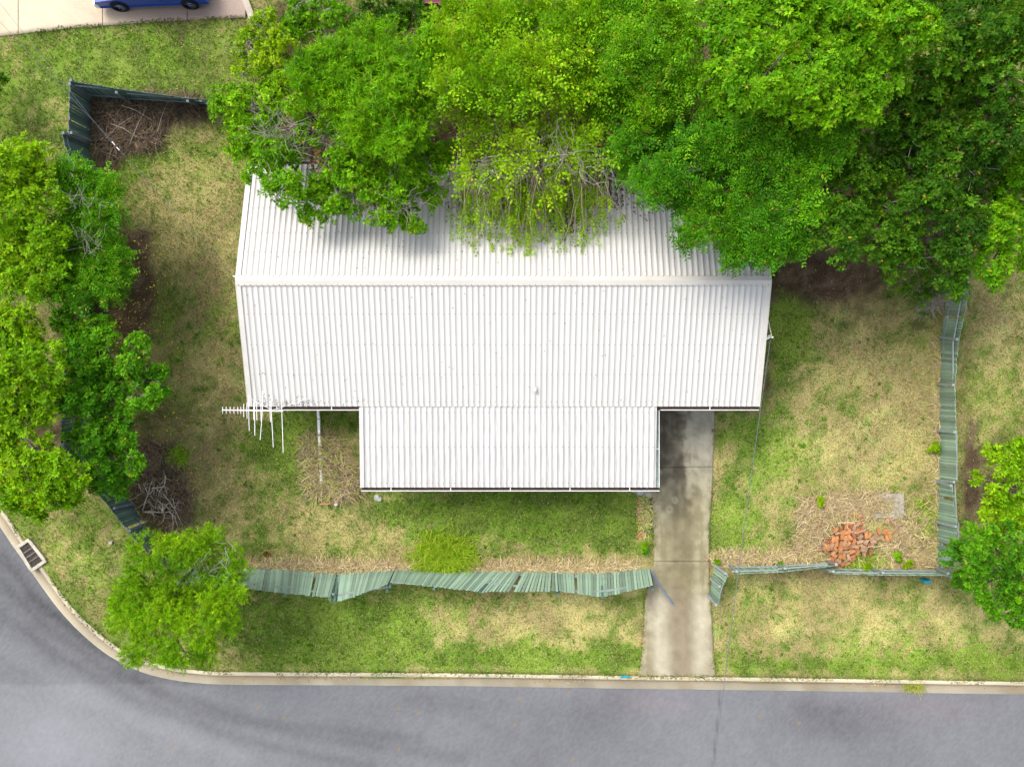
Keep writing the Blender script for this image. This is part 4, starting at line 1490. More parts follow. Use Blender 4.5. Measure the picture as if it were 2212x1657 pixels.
# leaves caught in the street gutter
n = 420
xs = RNG.uniform(-8, 20, n)
kk = np.interp(xs, [p[0] for p in KERB[-400:]], [p[1] for p in KERB[-400:]]) if False else None
ks = np.array(KERB)
kn = np.array([(a.x, a.y) for a in KN])
cand = np.where((ks[:, 0] > -14) & (ks[:, 0] < 20))[0]
ci = RNG.integers(0, len(cand) - 1, n)
fr = RNG.uniform(0, 1, n)[:, None]
pt = ks[cand[ci]] * (1 - fr) + ks[cand[ci] + 1] * fr
of = .21 + np.abs(RNG.normal(0, .09, n))
pt = pt + kn[cand[ci]] * of[:, None]
keepg = RNG.uniform(0, 1, n) < sstep(.42, .62, fbm(pt[:, 0], pt[:, 1] * 0, 1.2, 411, 2))
pt, of = pt[keepg], of[keepg]
link("gutter_leaves", litter("gutter_leaves", pt[:, 0], pt[:, 1], np.interp(of, [.2, .53, .9], [-.10, -.085, -.085]), .07, [(.40, .26, .06), (.34, .18, .05), (.45, .36, .10)]), kind="stuff")


# ------------------------------------------------------------------ dry grass and brush
STRAW = np.array([(.50, .40, .22), (.42, .32, .17), (.55, .46, .28), (.36, .25, .15), (.46, .40, .14)])
BROWN = np.array([(.20, .145, .105), (.15, .105, .08), (.26, .19, .13), (.30, .24, .13)])
GRASSY = np.array([(.30, .36, .05), (.22, .34, .03), (.16, .30, .02)])


def ribbons(name, pts, rad, mat, col):
    n, k, _ = pts.shape
    d = unit(pts[:, 1:] - pts[:, :-1])
    d = np.concatenate([d, d[:, -1:]], 1)
    up = np.array([0, 0, 1.0]) + RNG.normal(0, .5, (n, 1, 3))
    s = unit(np.cross(d, up)) * (rad[:, None, None] * 1.55 * np.linspace(1, .5, k)[None, :, None])
    V = np.stack([pts - s, pts + s], 2).reshape(-1, 3)
    i = (np.arange(n)[:, None] * k + np.arange(k - 1)[None, :]) * 2
    F = np.stack([i, i + 1, i + 3, i + 2], -1).reshape(-1, 4)
    return make_mesh(name, V, F, mat, np.repeat(col, k * 2, 0))


def tangle(name, regions, count, length, rad, cols, zmax=.25, sag=.05, k=5, lift=.25, wob=.22, direction=None):
    """curved stalks scattered over ellipses in image pixels (u, v, ru, rv, weight)"""
    wsum = np.array([r[4] for r in regions], float)
    pk = RNG.choice(len(regions), count, p=wsum / wsum.sum())
    R = np.array([r[:4] for r in regions])[pk]
    a, q = RNG.uniform(0, 2 * np.pi, count), np.sqrt(RNG.uniform(0, 1, count))
    u, v = R[:, 0] + R[:, 2] * q * np.cos(a), R[:, 1] + R[:, 3] * q * np.sin(a)
    st = np.stack([(u - 1106) * H / S, (828.5 - v) * H / S, RNG.uniform(0.01, zmax, count) * (1 - q * .6)], 1)
    b = RNG.uniform(0, 2 * np.pi, count)
    if direction is not None:
        b = direction + RNG.normal(0, .7, count)
    dr = np.stack([np.cos(b), np.sin(b), RNG.uniform(-.1, lift, count)], 1)
    pts = curve_pts(st, dr, RNG.uniform(.5, 1.2, count) * length, k, wob, sag)
    pts[:, :, 2] = np.maximum(pts[:, :, 2], .012)
    c = cols[RNG.integers(0, len(cols), count)] * RNG.uniform(.7, 1.3, (count, 1))
    return ribbons(name, pts, RNG.uniform(.7, 1.5, count) * rad, M_straw, c)


# along the fences and around the bricks: nobody could count these
fl = [(u, 1229, 45, 13, 1) for u in range(560, 1400, 60)]
link("dry_fence_grass", tangle("dry_fence_grass", fl, 8500, .40, .0058, STRAW, .12), kind="stuff")
fr_ = [(u, 1208, 45, 18, 1) for u in range(1570, 1760, 50)] + [(u, 1212, 40, 20, 1) for u in range(1900, 2030, 40)]
link("dry_fence_grass", tangle("dry_fence_grass", fr_, 2600, .40, .0058, STRAW, .12), kind="stuff")
link("dry_fence_grass", tangle("dry_fence_grass", [(2024, v, 8, 40, 1) for v in range(760, 1220, 60)], 1300, .4, .006, np.concatenate([STRAW, GRASSY[:1]]), .12), kind="stuff")
heapg = [(1780, 1098, 55, 28, 1.3), (1880, 1092, 55, 24, 1.2), (1968, 1150, 42, 50, 1.2), (1935, 1195, 50, 24, 1.1), (1752, 1145, 26, 45, 1.2), (1850, 1080, 70, 18, .8), (1740, 1190, 30, 22, .6)]
link("dry_heap_grass", tangle("dry_heap_grass", heapg, 4600, .5, .006, np.concatenate([STRAW, STRAW, BROWN[2:]]), .22, lift=.4), kind="stuff")
link("green_heap_grass", tangle("green_heap_grass", [(1875, 1205, 40, 18, 1), (1830, 1205, 20, 12, .5), (1990, 1120, 25, 40, .4)], 700, .45, .009, GRASSY, .12, lift=.7), kind="stuff")

# dead brush heap in the back left corner
br = thing("brush_heap", "heap of dead brown vines and brush in the dark fenced back corner", "brush heap", P(290, 265, 0))
link("brush", tangle("brush", [(260, 240, 60, 30, 1), (330, 235, 90, 22, 1.1), (420, 232, 45, 18, .6), (270, 290, 60, 28, 1), (235, 310, 30, 40, .6), (310, 300, 40, 25, .6)], 4200, .6, .0065, np.concatenate([BROWN * .5, BROWN * .7, BROWN * .4, STRAW[3:4] * .5]), .28, lift=.35), br, kind="stuff")
for (a, b) in (((340, 285), (362, 222)), ((240, 268), (300, 300)), ((262, 228), (330, 262)), ((280, 312), (318, 232)), ((228, 300), (290, 250))):
    p, q = P(*a, .3), P(*b, .4)
    MB().tube([p, p.lerp(q, .5) + Vector((.05, .04, .12)), q], [.010, .008, .004], 6).obj("stem", M_twig, br)

# dead vine heap beside the front extension
vh = thing("vine_heap", "tangled heap of dead vines on the lawn left of the front roof", "vine heap", P(712, 1010, 0))
link("dead_vines", tangle("dead_vines", [(700, 985, 42, 45, 1.2), (725, 1030, 50, 45, 1.2), (690, 1050, 35, 25, .7), (745, 1055, 35, 20, .6), (670, 970, 20, 30, .4)], 3800, .5, .0055, np.concatenate([STRAW[:4] * .9, STRAW[4:], BROWN, GRASSY[:1], GRASSY[:1]]), .30, lift=.4), vh, kind="stuff")

# pile of dead branches by the corner fence
bp = thing("branch_pile", "pile of grey dead branches against the corner fence behind the round tree", "branch pile", P(365, 1060, 0))


def corner_zoom(x, y):     # enlarged corner crop of the image, back to image pixels
    return (480 + x / 4.603) / 1.736, (1640 + y / 4.603) / 1.736


BR = [([(645, 660), (640, 760), (622, 835)], .030), ([(622, 835), (570, 890), (535, 960), (525, 1020)], .018), ([(622, 835), (650, 900), (672, 945)], .022), ([(420, 880), (500, 868), (600, 860)], .030),
      ([(255, 1265), (300, 1100), (345, 990), (375, 860), (420, 740)], .020), ([(345, 990), (420, 930), (455, 830), (440, 760)], .014), ([(345, 990), (310, 900), (270, 810)], .013),
      ([(260, 1285), (400, 1282), (560, 1296), (700, 1285)], .030), ([(598, 1305), (602, 1220), (600, 1135)], .050), ([(610, 975), (700, 1090), (800, 1230), (870, 1370), (940, 1520)], .018),
      ([(770, 1050), (800, 1180), (812, 1250)], .014), ([(812, 1215), (860, 1120), (880, 1090)], .012), ([(620, 1150), (700, 1235), (770, 1258)], .015), ([(630, 1320), (615, 1430), (560, 1500)], .013),
      ([(380, 1000), (450, 1080), (590, 1130)], .012), ([(340, 1290), (420, 1320), (455, 1370), (440, 1470)], .014), ([(760, 1340), (780, 1450), (775, 1560), (735, 1612)], .014), ([(175, 800), (215, 900), (290, 970)], .013),
      ([(150, 1390), (240, 1460), (330, 1500)], .012), ([(0, 1100), (120, 1050), (230, 960)], .009), ([(700, 1280), (800, 1360), (880, 1600)], .015), ([(360, 1100), (440, 1200), (560, 1220)], .012), ([(250, 1170), (330, 1120), (390, 1040)], .010)]
for i, (pp_, r) in enumerate(BR):
    zb = .32 + .25 * random.random()
    pts = [P(*corner_zoom(*q), zb + .08 * random.random() - .03 * j) for j, q in enumerate(pp_)]
    mb = MB().tube(pts, [r * (1 - .55 * j / (len(pts) - 1)) for j in range(len(pts))], 7)
    for _ in range(4):
        j = random.randrange(len(pts) - 1)
        s = pts[j].lerp(pts[j + 1], random.random())
        d = Vector((random.gauss(0, 1), random.gauss(0, 1), random.uniform(-.2, .3))).normalized() * random.uniform(.15, .45)
        mb.tube([s, s + d * .6 + Vector((0, 0, .02)), s + d], [r * .4, r * .3, r * .15], 4, cap=False)
    mb.obj("branch", M_twig, bp, smooth=True)
link("twigs", tangle("twigs", [(350, 1060, 60, 60, 1), (370, 1100, 50, 40, .8), (330, 1020, 40, 40, .6), (345, 985, 45, 30, .7)], 1500, .55, .007, np.concatenate([BROWN * .7, BROWN * .5]), .16, lift=.3), bp, kind="stuff")

# tall bright grass at the front fence
gt = thing("grass_tuft", "tall bright lime grass tuft growing against the front fence", "grass tuft", P(962, 1212, 0))
n = 2400
cu = RNG.choice([925, 950, 975, 995, 965], n)
cv = RNG.choice([1222, 1205, 1195, 1215, 1180], n)
u, v = cu + RNG.normal(0, 17, n), cv + RNG.normal(0, 11, n)
st = np.stack([(u - 1106) * H / S, (828.5 - v) * H / S, np.zeros(n)], 1)
b = RNG.uniform(0, 6.28, n)
pts = curve_pts(st, np.stack([np.cos(b) * .6, np.sin(b) * .6, RNG.uniform(.5, 1, n)], 1), RNG.uniform(.35, .8, n), 5, .12, .18)
pts[:, :, 2] = np.maximum(pts[:, :, 2], .01)
link("blades", ribbons("blades", pts, RNG.uniform(.0045, .008, n), M_blade, np.array([(.28, .42, .02), (.20, .36, .015), (.36, .46, .04)])[RNG.integers(0, 3, n)] * RNG.uniform(.8, 1.2, (n, 1))), gt, kind="stuff")
for (uu, vv, lab) in ((935, 1163, "small lime grass clump on the lawn behind the tall tuft"), (1975, 1478, "yellowing weed growing out of the street gutter on the right"), (385, 985, "low yellow green grass clump beside the dead branches")):
    t = thing("grass_clump", lab, "grass clump", P(uu, vv, 0))
    n = 260
    st = np.stack([(uu + RNG.normal(0, 9, n) - 1106) * H / S, (828.5 - vv - RNG.normal(0, 7, n)) * H / S, np.full(n, -.08 if vv > 1460 else 0)], 1)
    b = RNG.uniform(0, 6.28, n)
    pts = curve_pts(st, np.stack([np.cos(b), np.sin(b), RNG.uniform(.3, 1, n)], 1), RNG.uniform(.15, .4, n), 4, .12, .2)
    pts[:, :, 2] = np.maximum(pts[:, :, 2], -.085 if vv > 1460 else .01)
    cc = np.array([(.30, .30, .06), (.26, .31, .05)]) if vv > 1460 else np.array([(.24, .40, .02), (.18, .34, .015)])
    link("blades", ribbons("blades", pts, RNG.uniform(.007, .012, n), M_blade, cc[RNG.integers(0, 2, n)]), t, kind="stuff")

# ------------------------------------------------------------------ loose bricks
BRK = [MB().box((0, 0, 0), .225, .108, .074).mesh("brick", m) for m in M_bricks]


def heap_zoom(x, y):
    return (2980 + x / 3.95) / 1.736, (1820 + y / 3.95) / 1.736


BL = [(865, 420, 20, 0), (960, 450, 60, 0), (1010, 460, 80, 2), (680, 560, 30, 0), (610, 660, 70, 0), (765, 610, 80, 0), (830, 600, 80, 1), (760, 550, 10, 2), (820, 560, 20, 0), (885, 615, 75, 2), (935, 570, 60, 2), (995, 555, 35, 0), (1020, 600, 70, 2),
      (930, 680, 85, 0), (985, 670, 85, 1), (800, 690, 80, 0), (745, 705, 20, 0), (700, 720, 85, 0), (860, 690, 10, 2), (875, 745, 120, 1), (700, 760, 85, 0), (770, 780, 125, 0), (820, 770, 125, 0), (970, 765, 40, 2), (1040, 690, 150, 2), (1055, 740, 100, 0), (1105, 745, 70, 0),
      (1140, 790, 30, 2), (570, 800, 75, 0), (620, 795, 80, 0), (740, 795, 110, 0), (880, 835, 80, 0), (960, 835, 20, 2), (1010, 830, 10, 2), (1060, 840, 60, 2), (1160, 830, 0, 2), (620, 860, 85, 0), (690, 870, 85, 0), (740, 860, 80, 2), (790, 865, 50, 0),
      (1105, 895, 125, 1), (1150, 890, 100, 2), (735, 925, 0, 0), (825, 915, 30, 1), (890, 905, 0, 2), (933, 910, 85, 0), (1000, 900, 130, 2), (1040, 915, 160, 2), (455, 915, 55, 0), (505, 920, 70, 0), (550, 890, 60, 2), (560, 930, 20, 0), (600, 935, 115, 0), (680, 955, 85, 0),
      (745, 985, 5, 2), (845, 985, 40, 0), (1025, 960, 170, 2), (590, 990, 40, 2), (1030, 1010, 80, 2), (1120, 1015, 85, 1), (675, 1040, 85, 0), (725, 1050, 95, 0), (580, 1035, 140, 0), (875, 1055, 60, 0), (840, 1060, 30, 1), (795, 1060, 100, 2), (520, 1095, 70, 0), (660, 1110, 85, 2), (610, 1120, 80, 1),
      (745, 1095, 110, 2), (845, 1095, 20, 2), (610, 1165, 85, 1), (660, 1150, 30, 2), (715, 1160, 60, 1), (775, 1160, 40, 0), (820, 1140, 20, 1), (730, 1180, 10, 1), (570, 1085, 60, 1), (480, 960, 30, 1), (370, 950, 45, 1), (400, 550, 90, 1), (900, 960, 85, 1), (930, 1000, 60, 1),
      (1340, 680, 60, 0), (1380, 710, 55, 0), (1365, 785, 95, 0), (1410, 765, 110, 0), (1300, 790, 130, 2), (1245, 685, 110, 0), (1190, 760, 60, 2), (1510, 690, 60, 0), (1420, 500, 30, 2), (1360, 530, 60, 2), (1450, 545, 20, 2), (1500, 640, 70, 2), (1230, 790, 20, 2)]
CN = ["orange", "dark red", "mortar stained"]
bricks_made = []
for i, (zx, zy, ang, kind) in enumerate(BL):
    u, v = heap_zoom(zx, zy)
    dx, dy = (zx - 780) / 430, (zy - 850) / 330
    d = math.hypot(dx, dy)
    zh = .04 + max(0, .30 * (1 - d * d)) if zx < 1230 else .06
    zh += .035 * ((i * 7) % 3)
    o = bpy.data.objects.new("brick", BRK[kind])
    COL.objects.link(o)
    o.location = P(u, v, zh)
    tl = .09 if zx < 1230 else .08
    o.rotation_euler = (random.gauss(0, tl), random.gauss(0, tl), math.radians(ang + random.uniform(-6, 6)))
    if zx > 1230:
        zone = "in the small cluster right of the heap"
    elif zy < 500:
        zone = "half buried behind the brick heap"
    elif zy < 700:
        zone = "on the back slope of the brick heap"
    elif zy > 1030:
        zone = "on the front edge of the brick heap"
    elif zx < 640:
        zone = "on the left flank of the brick heap"
    elif zx > 960:
        zone = "on the right flank of the brick heap"
    else:
        zone = "near the top of the brick heap"
    turn = "lying crosswise" if (ang % 180) < 30 or (ang % 180) > 150 else ("lying lengthwise" if 60 <= (ang % 180) <= 120 else "lying askew")
    o["label"] = f"{CN[kind]} brick {turn} {zone}"
    o["category"] = "brick"
    o["group"] = "loose bricks dumped in a heap"
    bricks_made.append(o)
same = {}
for o in bricks_made:
    same.setdefault(o["label"], []).append(o)
ORD = ["leftmost", "second from the left", "third from the left", "fourth from the left", "fifth from the left", "sixth from the left", "seventh from the left", "eighth from the left"]
for lab, os_ in same.items():
    if len(os_) > 1:
        os_.sort(key=lambda q: q.location.x)
        for i, q in enumerate(os_):
            q["label"] = lab.replace("brick lying", "brick,") .replace(" of the brick heap", " of the heap") + ", " + ("rightmost" if i == len(os_) - 1 else ORD[i])
# lower courses that carry the heap
core = MB()
for k in range(70):
    a, q = random.uniform(0, 6.28), math.sqrt(random.random())
    zx, zy = 790 + 330 * q * math.cos(a), 850 + 290 * q * math.sin(a)
    u, v = heap_zoom(zx, zy)
    p = P(u, v, .04 + .2 * (1 - q) * random.random())
    t = random.uniform(0, 3.14)
    core.box(p, .225, .108, .074, (math.cos(t), math.sin(t), 0), (-math.sin(t), math.cos(t), 0))
core.obj("buried_bricks", M_bricks[1], None, kind="stuff", label="bricks buried under the loose ones of the heap", category="bricks")
link("straw_over_bricks", tangle("straw_over_bricks", [(1835, 1160, 55, 50, 1), (1800, 1140, 40, 30, .6)], 90, .9, .009, STRAW, .5, k=6, lift=.1, sag=.02), kind="stuff")

# two bricks under the back fence and the brick edging by the driveway
for (u, v, lab) in ((416, 226, "dull red brick under the back fence, the left of two"), (434, 227, "dull red brick under the back fence, the right of two")):
    o = bpy.data.objects.new("brick", BRK[1])
    COL.objects.link(o)
    o.location = P(u, v, .045)
    o["label"], o["category"], o["group"] = lab, "brick", "bricks under the back fence"
be = thing("brick_edging", "strip of sunken red and orange bricks beside the driveway below the front gutter", "brick edging", P(1392, 1115, 0))


def edge_zoom(x, y):
    return (2340 + x / 5.917) / 1.736, (1800 + y / 5.917) / 1.736


for (zx, zy, ang, kind) in ((335, 460, 0, 1), (365, 465, 90, 1), (420, 585, 5, 1), (435, 650, 10, 0), (385, 560, 20, 1), (350, 640, 80, 1), (350, 780, 85, 1), (410, 810, 30, 0), (345, 885, 10, 0), (405, 940, 60, 0), (358, 1035, 70, 0), (360, 1190, 60, 0), (420, 1235, 40, 0), (335, 1245, 20, 1), (330, 700, 90, 1)):
    u, v = edge_zoom(zx, zy)
    o = bpy.data.objects.new("brick", BRK[kind])
    COL.objects.link(o)
    o.parent = be
    o.location = P(u, v, -.022) - be.location
    o.rotation_euler = (random.gauss(0, .04), random.gauss(0, .04), math.radians(ang))

link("grass_over_edging", tangle("grass_over_edging", [(1393, 1115, 15, 48, 1)], 420, .3, .006, np.concatenate([STRAW, GRASSY]), .06), kind="stuff")
# concrete pit surround, rocks and small things on the lawn
ps = thing("pit_surround", "square grey concrete pit surround half hidden in straw behind the bricks", "concrete surround", P(1915, 1090, 0))
p0 = [P(*heap_zoom(1240, 125), .05), P(*heap_zoom(1605, 118), .05), P(*heap_zoom(1608, 430), .05), P(*heap_zoom(1245, 440), .05)]
MB().beam(p0[0] + Vector((0, -.09, 0)), p0[1] + Vector((0, -.09, 0)), .17, .12).obj("border", M_slabgrey, ps)
MB().beam(p0[1] + Vector((-.085, -.176, 0)), p0[2] + Vector((-.085, 0, 0)), .17, .12).obj("border", M_slabgrey, ps)
c_ = (p0[0] + p0[2]) / 2
MB().box(c_ + Vector((-.1, -.1, .005)), 1.13, .86, .06).obj("lid", M_slabgrey, ps)
def rock(name, u, v, sx, sy, sz, mat, label, cat):
    bm = bmesh.new()
    bmesh.ops.create_icosphere(bm, subdivisions=2, radius=1)
    for w_ in bm.verts:
        k_ = 1 + .22 * math.sin(w_.co.x * 3.1 + u) * math.cos(w_.co.y * 2.7 + v) + random.uniform(-.07, .07)
        w_.co = Vector((w_.co.x * sx * k_, w_.co.y * sy * k_, max(-.3, w_.co.z) * sz * k_))
    me = bpy.data.meshes.new(name)
    bm.to_mesh(me)
    bm.free()
    me.materials.append(mat)
    o = bpy.data.objects.new(name, me)
    COL.objects.link(o)
    o.location = P(u, v, 0)
    o["label"], o["category"] = label, cat
rock("rubble", 816, 1076, .16, .13, .10, M_rock, "broken grey concrete lump under the left end of the front gutter", "rubble")
rock("rock", 1382, 1062, .15, .14, .14, M_rock, "grey boulder at the head of the brick edging", "rock")
rock("rock", 301, 313, .17, .22, .16, M_sand, "pale sandstone rock at the edge of the brush heap", "rock")
rock("rock", 240, 293, .13, .16, .13, M_terra, "orange brown rock inside the brush heap near the left fence", "rock")
MB().poly(P(1352, 1059, .03), P(1408, 1076, .03), P(1408, 1055, .03)).poly(P(1352, 1059, .03), P(1352, 1059, -.05), P(1408, 1076, -.05), P(1408, 1076, .03)).obj("path_slab", M_slabgrey, None, label="grey concrete wedge between front roof and driveway", category="path slab")
MB().tube([P(u, v, .04) for u, v in ((692, 1089), (725, 1088), (738, 1075), (760, 1066), (790, 1058), (815, 1056))], .03, 6).obj("garden_hose", M_hose, None, label="faded orange hose curving through the grass below the vine heap", category="hose")
MB().tube([P(726, 1089, .02), P(726, 1089, .07)], [.08, .06], 12).obj("hose_cap", M_white, None, label="small white plastic cap beside the orange hose", category="cap")
pts = [(687, 884), (689, 905), (690, 940), (692, 975), (694, 1010), (695, 1052)]
es = thing("edging_strip", "mottled white painted edging strip running out from the house through the vine heap", "edging", P(691, 960, 0))
for a, b in zip(pts[:-1], pts[1:]):
    MB().beam(P(*a, .09).lerp(P(*b, .09), .03), P(*a, .09).lerp(P(*b, .09), .97), .09, .14).obj("kerb_piece", M_white, es)
mb = MB().tube([P(575, 1196, .0), P(575, 1196, .14)], [.08, .10], 14, cap=False).tube([P(575, 1196, .14), P(575, 1196, .02)], [.085, .07], 14, cap=False)
mb.obj("flower_pot", M_terra, None, label="small empty terracotta pot in the dry grass by the front fence", category="pot")
MB().box(P(239, 1172, .04), .15, .12, .08).obj("meter_cover", M_slabgrey, None, bevel=.02, label="small grey meter cover on the verge near the storm drain", category="meter cover")
MB().tube([P(1406, 1232, .5), P(1424, 1262, .25), P(1455, 1308, .04)], .03, 8).obj("blue_pole", M_pole, None, label="slanting blue metal pole leaning across the left edge of the driveway", category="pole")
MB().box(P(1999, 1254, .2), .26, .12, .36).tube([P(1999, 1254, -.05), P(1999, 1254, .05)], .04).obj("utility_pillar", M_teal, None, bevel=.02, label="small teal utility pillar outside the front fence by the dark corner tree", category="utility pillar")
kp = P(1350, 1457.5, 0)
MB().box((kp.x, kp.y - .06, .032), .38, .09, .006).obj("painted_kerb_mark", M_teal, None, label="teal paint mark on the kerb left of the driveway mouth", category="paint mark")

# ------------------------------------------------------------------ storm drain in the kerb
corners = [P(46, 1184, 0), P(66, 1171, 0), (P(94, 1208, 0)), P(71, 1224, 0)]
dg = thing("drain_grate", "iron storm drain grate with dark slots set in the corner kerb", "drain grate", (corners[0] + corners[2]) / 2)
ev = (corners[3] - corners[0])
eu = (corners[1] - corners[0])
zc = .045
def gp(s, t):
    q = corners[0].lerp(corners[1], s).lerp(corners[3].lerp(corners[2], s), t)
    return Vector((q.x, q.y, zc))
MB().box((gp(.5, .5) + Vector((0, 0, -.015))), eu.length * 1.02, ev.length * 1.02, .02, eu, ev).obj("pit_shade_plate", M_pit_shade, dg)  # flat plate, its near-black colour stands in for the shaded cavity
fr = MB()
for a, b in (((-.2, -.12), (1.2, -.12)), ((-.2, 1.12), (1.2, 1.12)), ((-.12, -.05), (-.12, 1.05)), ((1.12, -.05), (1.12, 1.05))):
    fr.beam(gp(*a), gp(*b), .12, .11)
fr.obj("surround", M_kerb, dg)
for t in (.27, .51, .75):
    MB().beam(gp(0, t), gp(1, t), .055, .05).obj("bar", M_bar, dg)

# ------------------------------------------------------------------ aerial, wires
ta = thing("tv_antenna", "pale television antenna with short and long rods over the left front gutter", "antenna", (-7.95, -.9, 2.6))
ZA = 4.4
def az_(x, y):
    return P((800 + x / 6.9) / 1.736, (1480 + y / 6.9) / 1.736, ZA)
MB().tube([az_(230, 400), az_(1000, 410), az_(1800, 432)], .016, 8).obj("boom", M_alu, ta)
for (xa, ya, yb, xb) in ((240, 315, 490, 242), (335, 315, 490, 338), (435, 315, 490, 435), (535, 315, 495, 540), (635, 318, 495, 637), (712, 318, 495, 712), (788, 240, 580, 790),
                         (872, 200, 625, 875), (918, 10, 935, 930), (1045, 180, 655, 1047), (1072, -60, 1060, 1075), (1127, 190, 660, 1127), (1235, 180, 700, 1240), (1275, -100, 1170, 1212), (1468, 170, 710, 1480), (1502, -200, 1362, 1552), (1775, -180, 1502, 1808)):
    a, b = az_(xa, ya), az_(xb, yb)
    m_ = a.lerp(b, (410 - ya) / (yb - ya))
    m_ = Vector((az_(xa, 410).x, az_(xa, 410).y, ZA + .012))
    MB().tube([a, m_, b], .009 if yb < 520 else .011, 6).obj("rod", M_alu, ta)
mast_b = Vector((-7.95, -.88, 2.2))
mast_t = Vector((-7.95, -.88, ZA + .05))
MB().tube([mast_b, mast_t], .02, 8).obj("mast", M_alu, ta)
for q in (Vector((-8.9, -.55, front_z(-.55) + .03)), Vector((-6.9, -.5, front_z(-.5) + .03))):
    MB().tube([q, mast_b.lerp(mast_t, .55)], .010, 6).obj("stay", M_alu, ta)

B_ = P(1664, 735, 3.02)
E_ = P(1549, 1660, 5.2)
far = B_ + (E_ - B_) * 1.6
pts = []
for i in range(25):
    t = i / 24
    q = B_.lerp(far, t)
    q.z -= 0.5 * 4 * t * (1 - t) * .6
    pts.append(q)
MB().tube([p for p in pts], .010, 6).obj("service_cable", M_cable, None, label="dark overhead power cable from the right gable across lawn and street", category="cable")
wl = thing("phone_wire", "thin pair of overhead wires from the left gable to the back left corner", "wire", P(503, 596, 3.5))
a = P(503, 596, 3.5)
hub = P(255, 322, 4.6)
for off in (0, 1):
    c1, c2 = P(245 - off * 3, 308 + off * 3, 4.65), P(146, 203 - off * 12, 5.1)
    c2b = c1 + (c2 - c1) * 4
    MB().tube([hub, c1, c2, c2b], .005, 5).obj("strand", M_cable, wl)
MB().tube([a, hub], .005, 5).obj("strand", M_cable, wl)
for q, r in ((hub, 1), (P(245, 310, 4.65), 0)):
    d = (hub - a).normalized()
    MB().tube([q - d * .06, q + d * .06], .014, 6).obj("insulator", M_white, wl)
MB().tube([Vector((HX0, a.y - .1, 3.45)), a], .02, 6).obj("bracket", M_white, wl)

# ------------------------------------------------------------------ neighbour's blue car
car = thing("car", "blue hatchback with a white front bumper parked on the pinkish driveway", "car", P(334, -30, 0))
c0 = P(258, 8, .32)
c1 = P(410, 3, .32)
ax = (c1 - c0).normalized()
ay = Vector((-ax.y, ax.x, 0))
wb = (c1 - c0).length
org = Vector((c0.x, c0.y, 0))
def cp(s, t, z):            # s along the car from the front axle, t across from the near wheels
    return org + ax * s + ay * t + Vector((0, 0, z))
WDT = 1.52
side = [(-.78, .30), (-.80, .55), (-.70, .72), (.30, .90), (1.0, 1.38), (2.35, 1.44), (3.15, 1.05), (3.35, .90), (3.38, .35)]
def body_ring(t, inset):
    return [cp(s + (0.06 if s < 0 else -.06) * inset, t, z - .04 * inset) for s, z in side]
mb = MB()
rings = [body_ring(-.12, 1), body_ring(-.16, 0), body_ring(WDT + .16, 0), body_ring(WDT + .12, 1)]
for r0, r1 in zip(rings[:-1], rings[1:]):
    for i in range(len(side)):
        j = (i + 1) % len(side)
        mb.poly(r0[i], r0[j], r1[j], r1[i])
mb.poly(*rings[0][::-1]).poly(*rings[-1])
mb.obj("body", M_blue, car, bevel=.03)
for t_, sg in ((-.165, -1), (WDT + .165, 1)):
    for quad in (((.55, .96), (1.05, 1.30), (1.65, 1.34), (1.65, .96)), ((1.72, .96), (1.72, 1.34), (2.3, 1.34), (2.85, .98))):
        mb = MB()
        A_ = [cp(s, t_ - .006, z) for s, z in quad]
        B2 = [cp(s, t_ + .006, z) for s, z in quad]
        mb.poly(*A_).poly(*B2[::-1])
        for i in range(4):
            mb.poly(A_[i], A_[(i + 1) % 4], B2[(i + 1) % 4], B2[i])
        mb.obj("side_window", M_glass, car)
q = [cp(.36, .02, .945), cp(.36, WDT - .02, .945), cp(.96, WDT - .08, 1.365), cp(.96, .08, 1.365)]
up_ = Vector((0, 0, .02)) - ax * .02
MB().poly(*[p + up_ for p in q]).poly(*[p for p in q[::-1]]).obj("windscreen", M_glass, car)
MB().box(cp(-.80, WDT / 2, .42), .16, WDT + .34, .30, ax, ay).obj("bumper", M_white, car, bevel=.05)
for t_ in (.12, WDT - .12):
    MB().box(cp(-.74, t_, .66), .10, .30, .11, ax, ay).obj("headlight", M_lamp, car, bevel=.02)
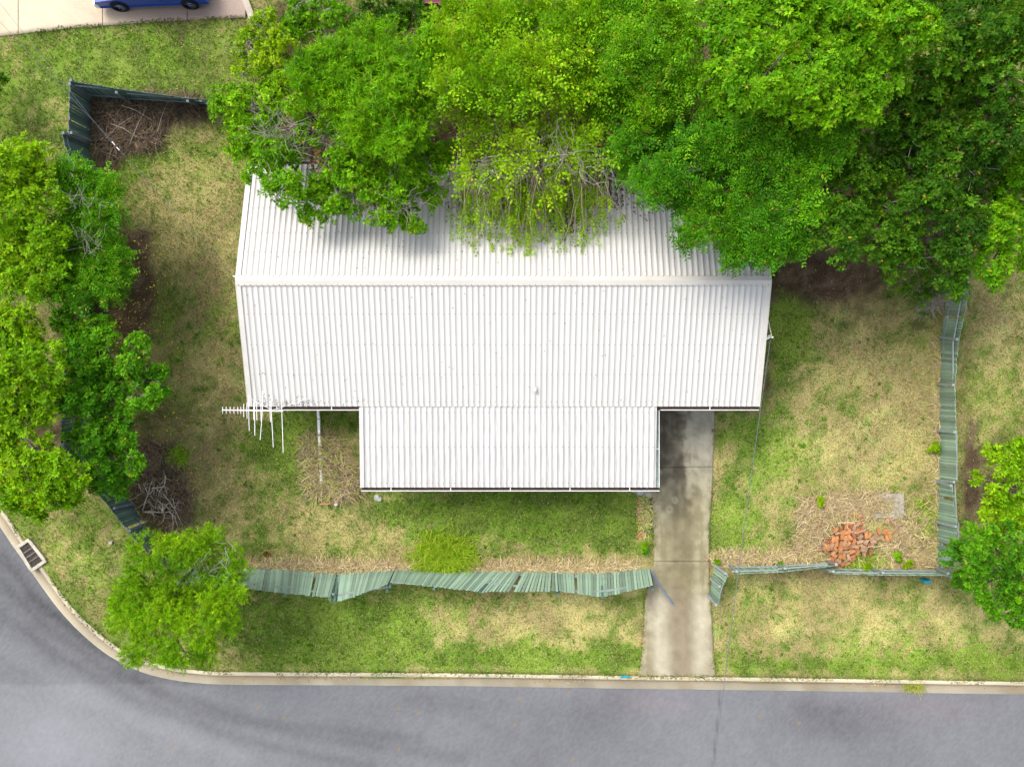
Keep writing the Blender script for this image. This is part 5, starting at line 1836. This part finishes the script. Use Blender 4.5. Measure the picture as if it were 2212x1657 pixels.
for s_ in (0, wb):
    for t_, sg in ((0, -1), (WDT, 1)):
        wh = link("wheel", None, car)
        wh.empty_display_size = .1
        wh.location = cp(s_, t_, .32) - car.location
        ctr = cp(s_, t_, .32)
        prof_ = [(-.11, .20), (-.11, .29), (-.08, .32), (.08, .32), (.11, .29), (.11, .20)]
        mb = MB()
        n_ = 28
        vv = []
        for (o_, r_) in prof_:
            for k_ in range(n_):
                a_ = 2 * math.pi * k_ / n_
                vv.append(ctr + ay * (o_ + sg * .07) + (ax * math.cos(a_) + Vector((0, 0, 1)) * math.sin(a_)) * r_)
        mb.v = [tuple(p) for p in vv]
        for i in range(len(prof_) - 1):
            for k_ in range(n_):
                mb.f.append((i * n_ + k_, i * n_ + (k_ + 1) % n_, (i + 1) * n_ + (k_ + 1) % n_, (i + 1) * n_ + k_))
        mb.obj("tyre", M_tyre, wh, smooth=False)
        mb = MB().tube([ctr + ay * (sg * .06), ctr + ay * (sg * .10)], .205, 28).tube([ctr + ay * (sg * .10), ctr + ay * (sg * .135)], [.05, .04], 12)
        for k_ in range(6):
            a_ = 2 * math.pi * k_ / 6
            d_ = ax * math.cos(a_) + Vector((0, 0, 1)) * math.sin(a_)
            mb.beam(ctr + ay * (sg * .115) + d_ * .04, ctr + ay * (sg * .115) + d_ * .2, .05, .03, up=ay)
        mb.obj("rim", M_alloy, wh)

# ------------------------------------------------------------------ maroon roofed building beyond the trees
nh = thing("neighbour_building", "maroon roofed building edge at the very back beyond the trees", "building", (-1, 17, 0))
mb = MB()
x0, x1, y0, y1 = -2.95, 4.5, 12.86, 20
mb.poly((x0, y0, 3.0), (x1, y0, 3.0), (x1, 16.4, 4.1), (x0, 16.4, 4.1)).poly((x0, 16.4, 4.1), (x1, 16.4, 4.1), (x1, y1, 3.0), (x0, y1, 3.0))
mb.box(((x0 + x1) / 2, y0 - .02, 2.93), x1 - x0, .04, .22)
mb.obj("roof", M_maroon, nh)
for a, b in (((x0 + .4, y0 + .8), (x1 - .4, y0 + .8)), ((x0 + .4, y1 - .6), (x1 - .4, y1 - .6)), ((x0 + .4, y0 + .9), (x0 + .4, y1 - .7)), ((x1 - .4, y0 + .9), (x1 - .4, y1 - .7))):
    MB().beam((a[0], a[1], 1.5), (b[0], b[1], 1.5), .12, 2.98).obj("wall", M_wall, nh)
print("leaf tris", TRI[0])
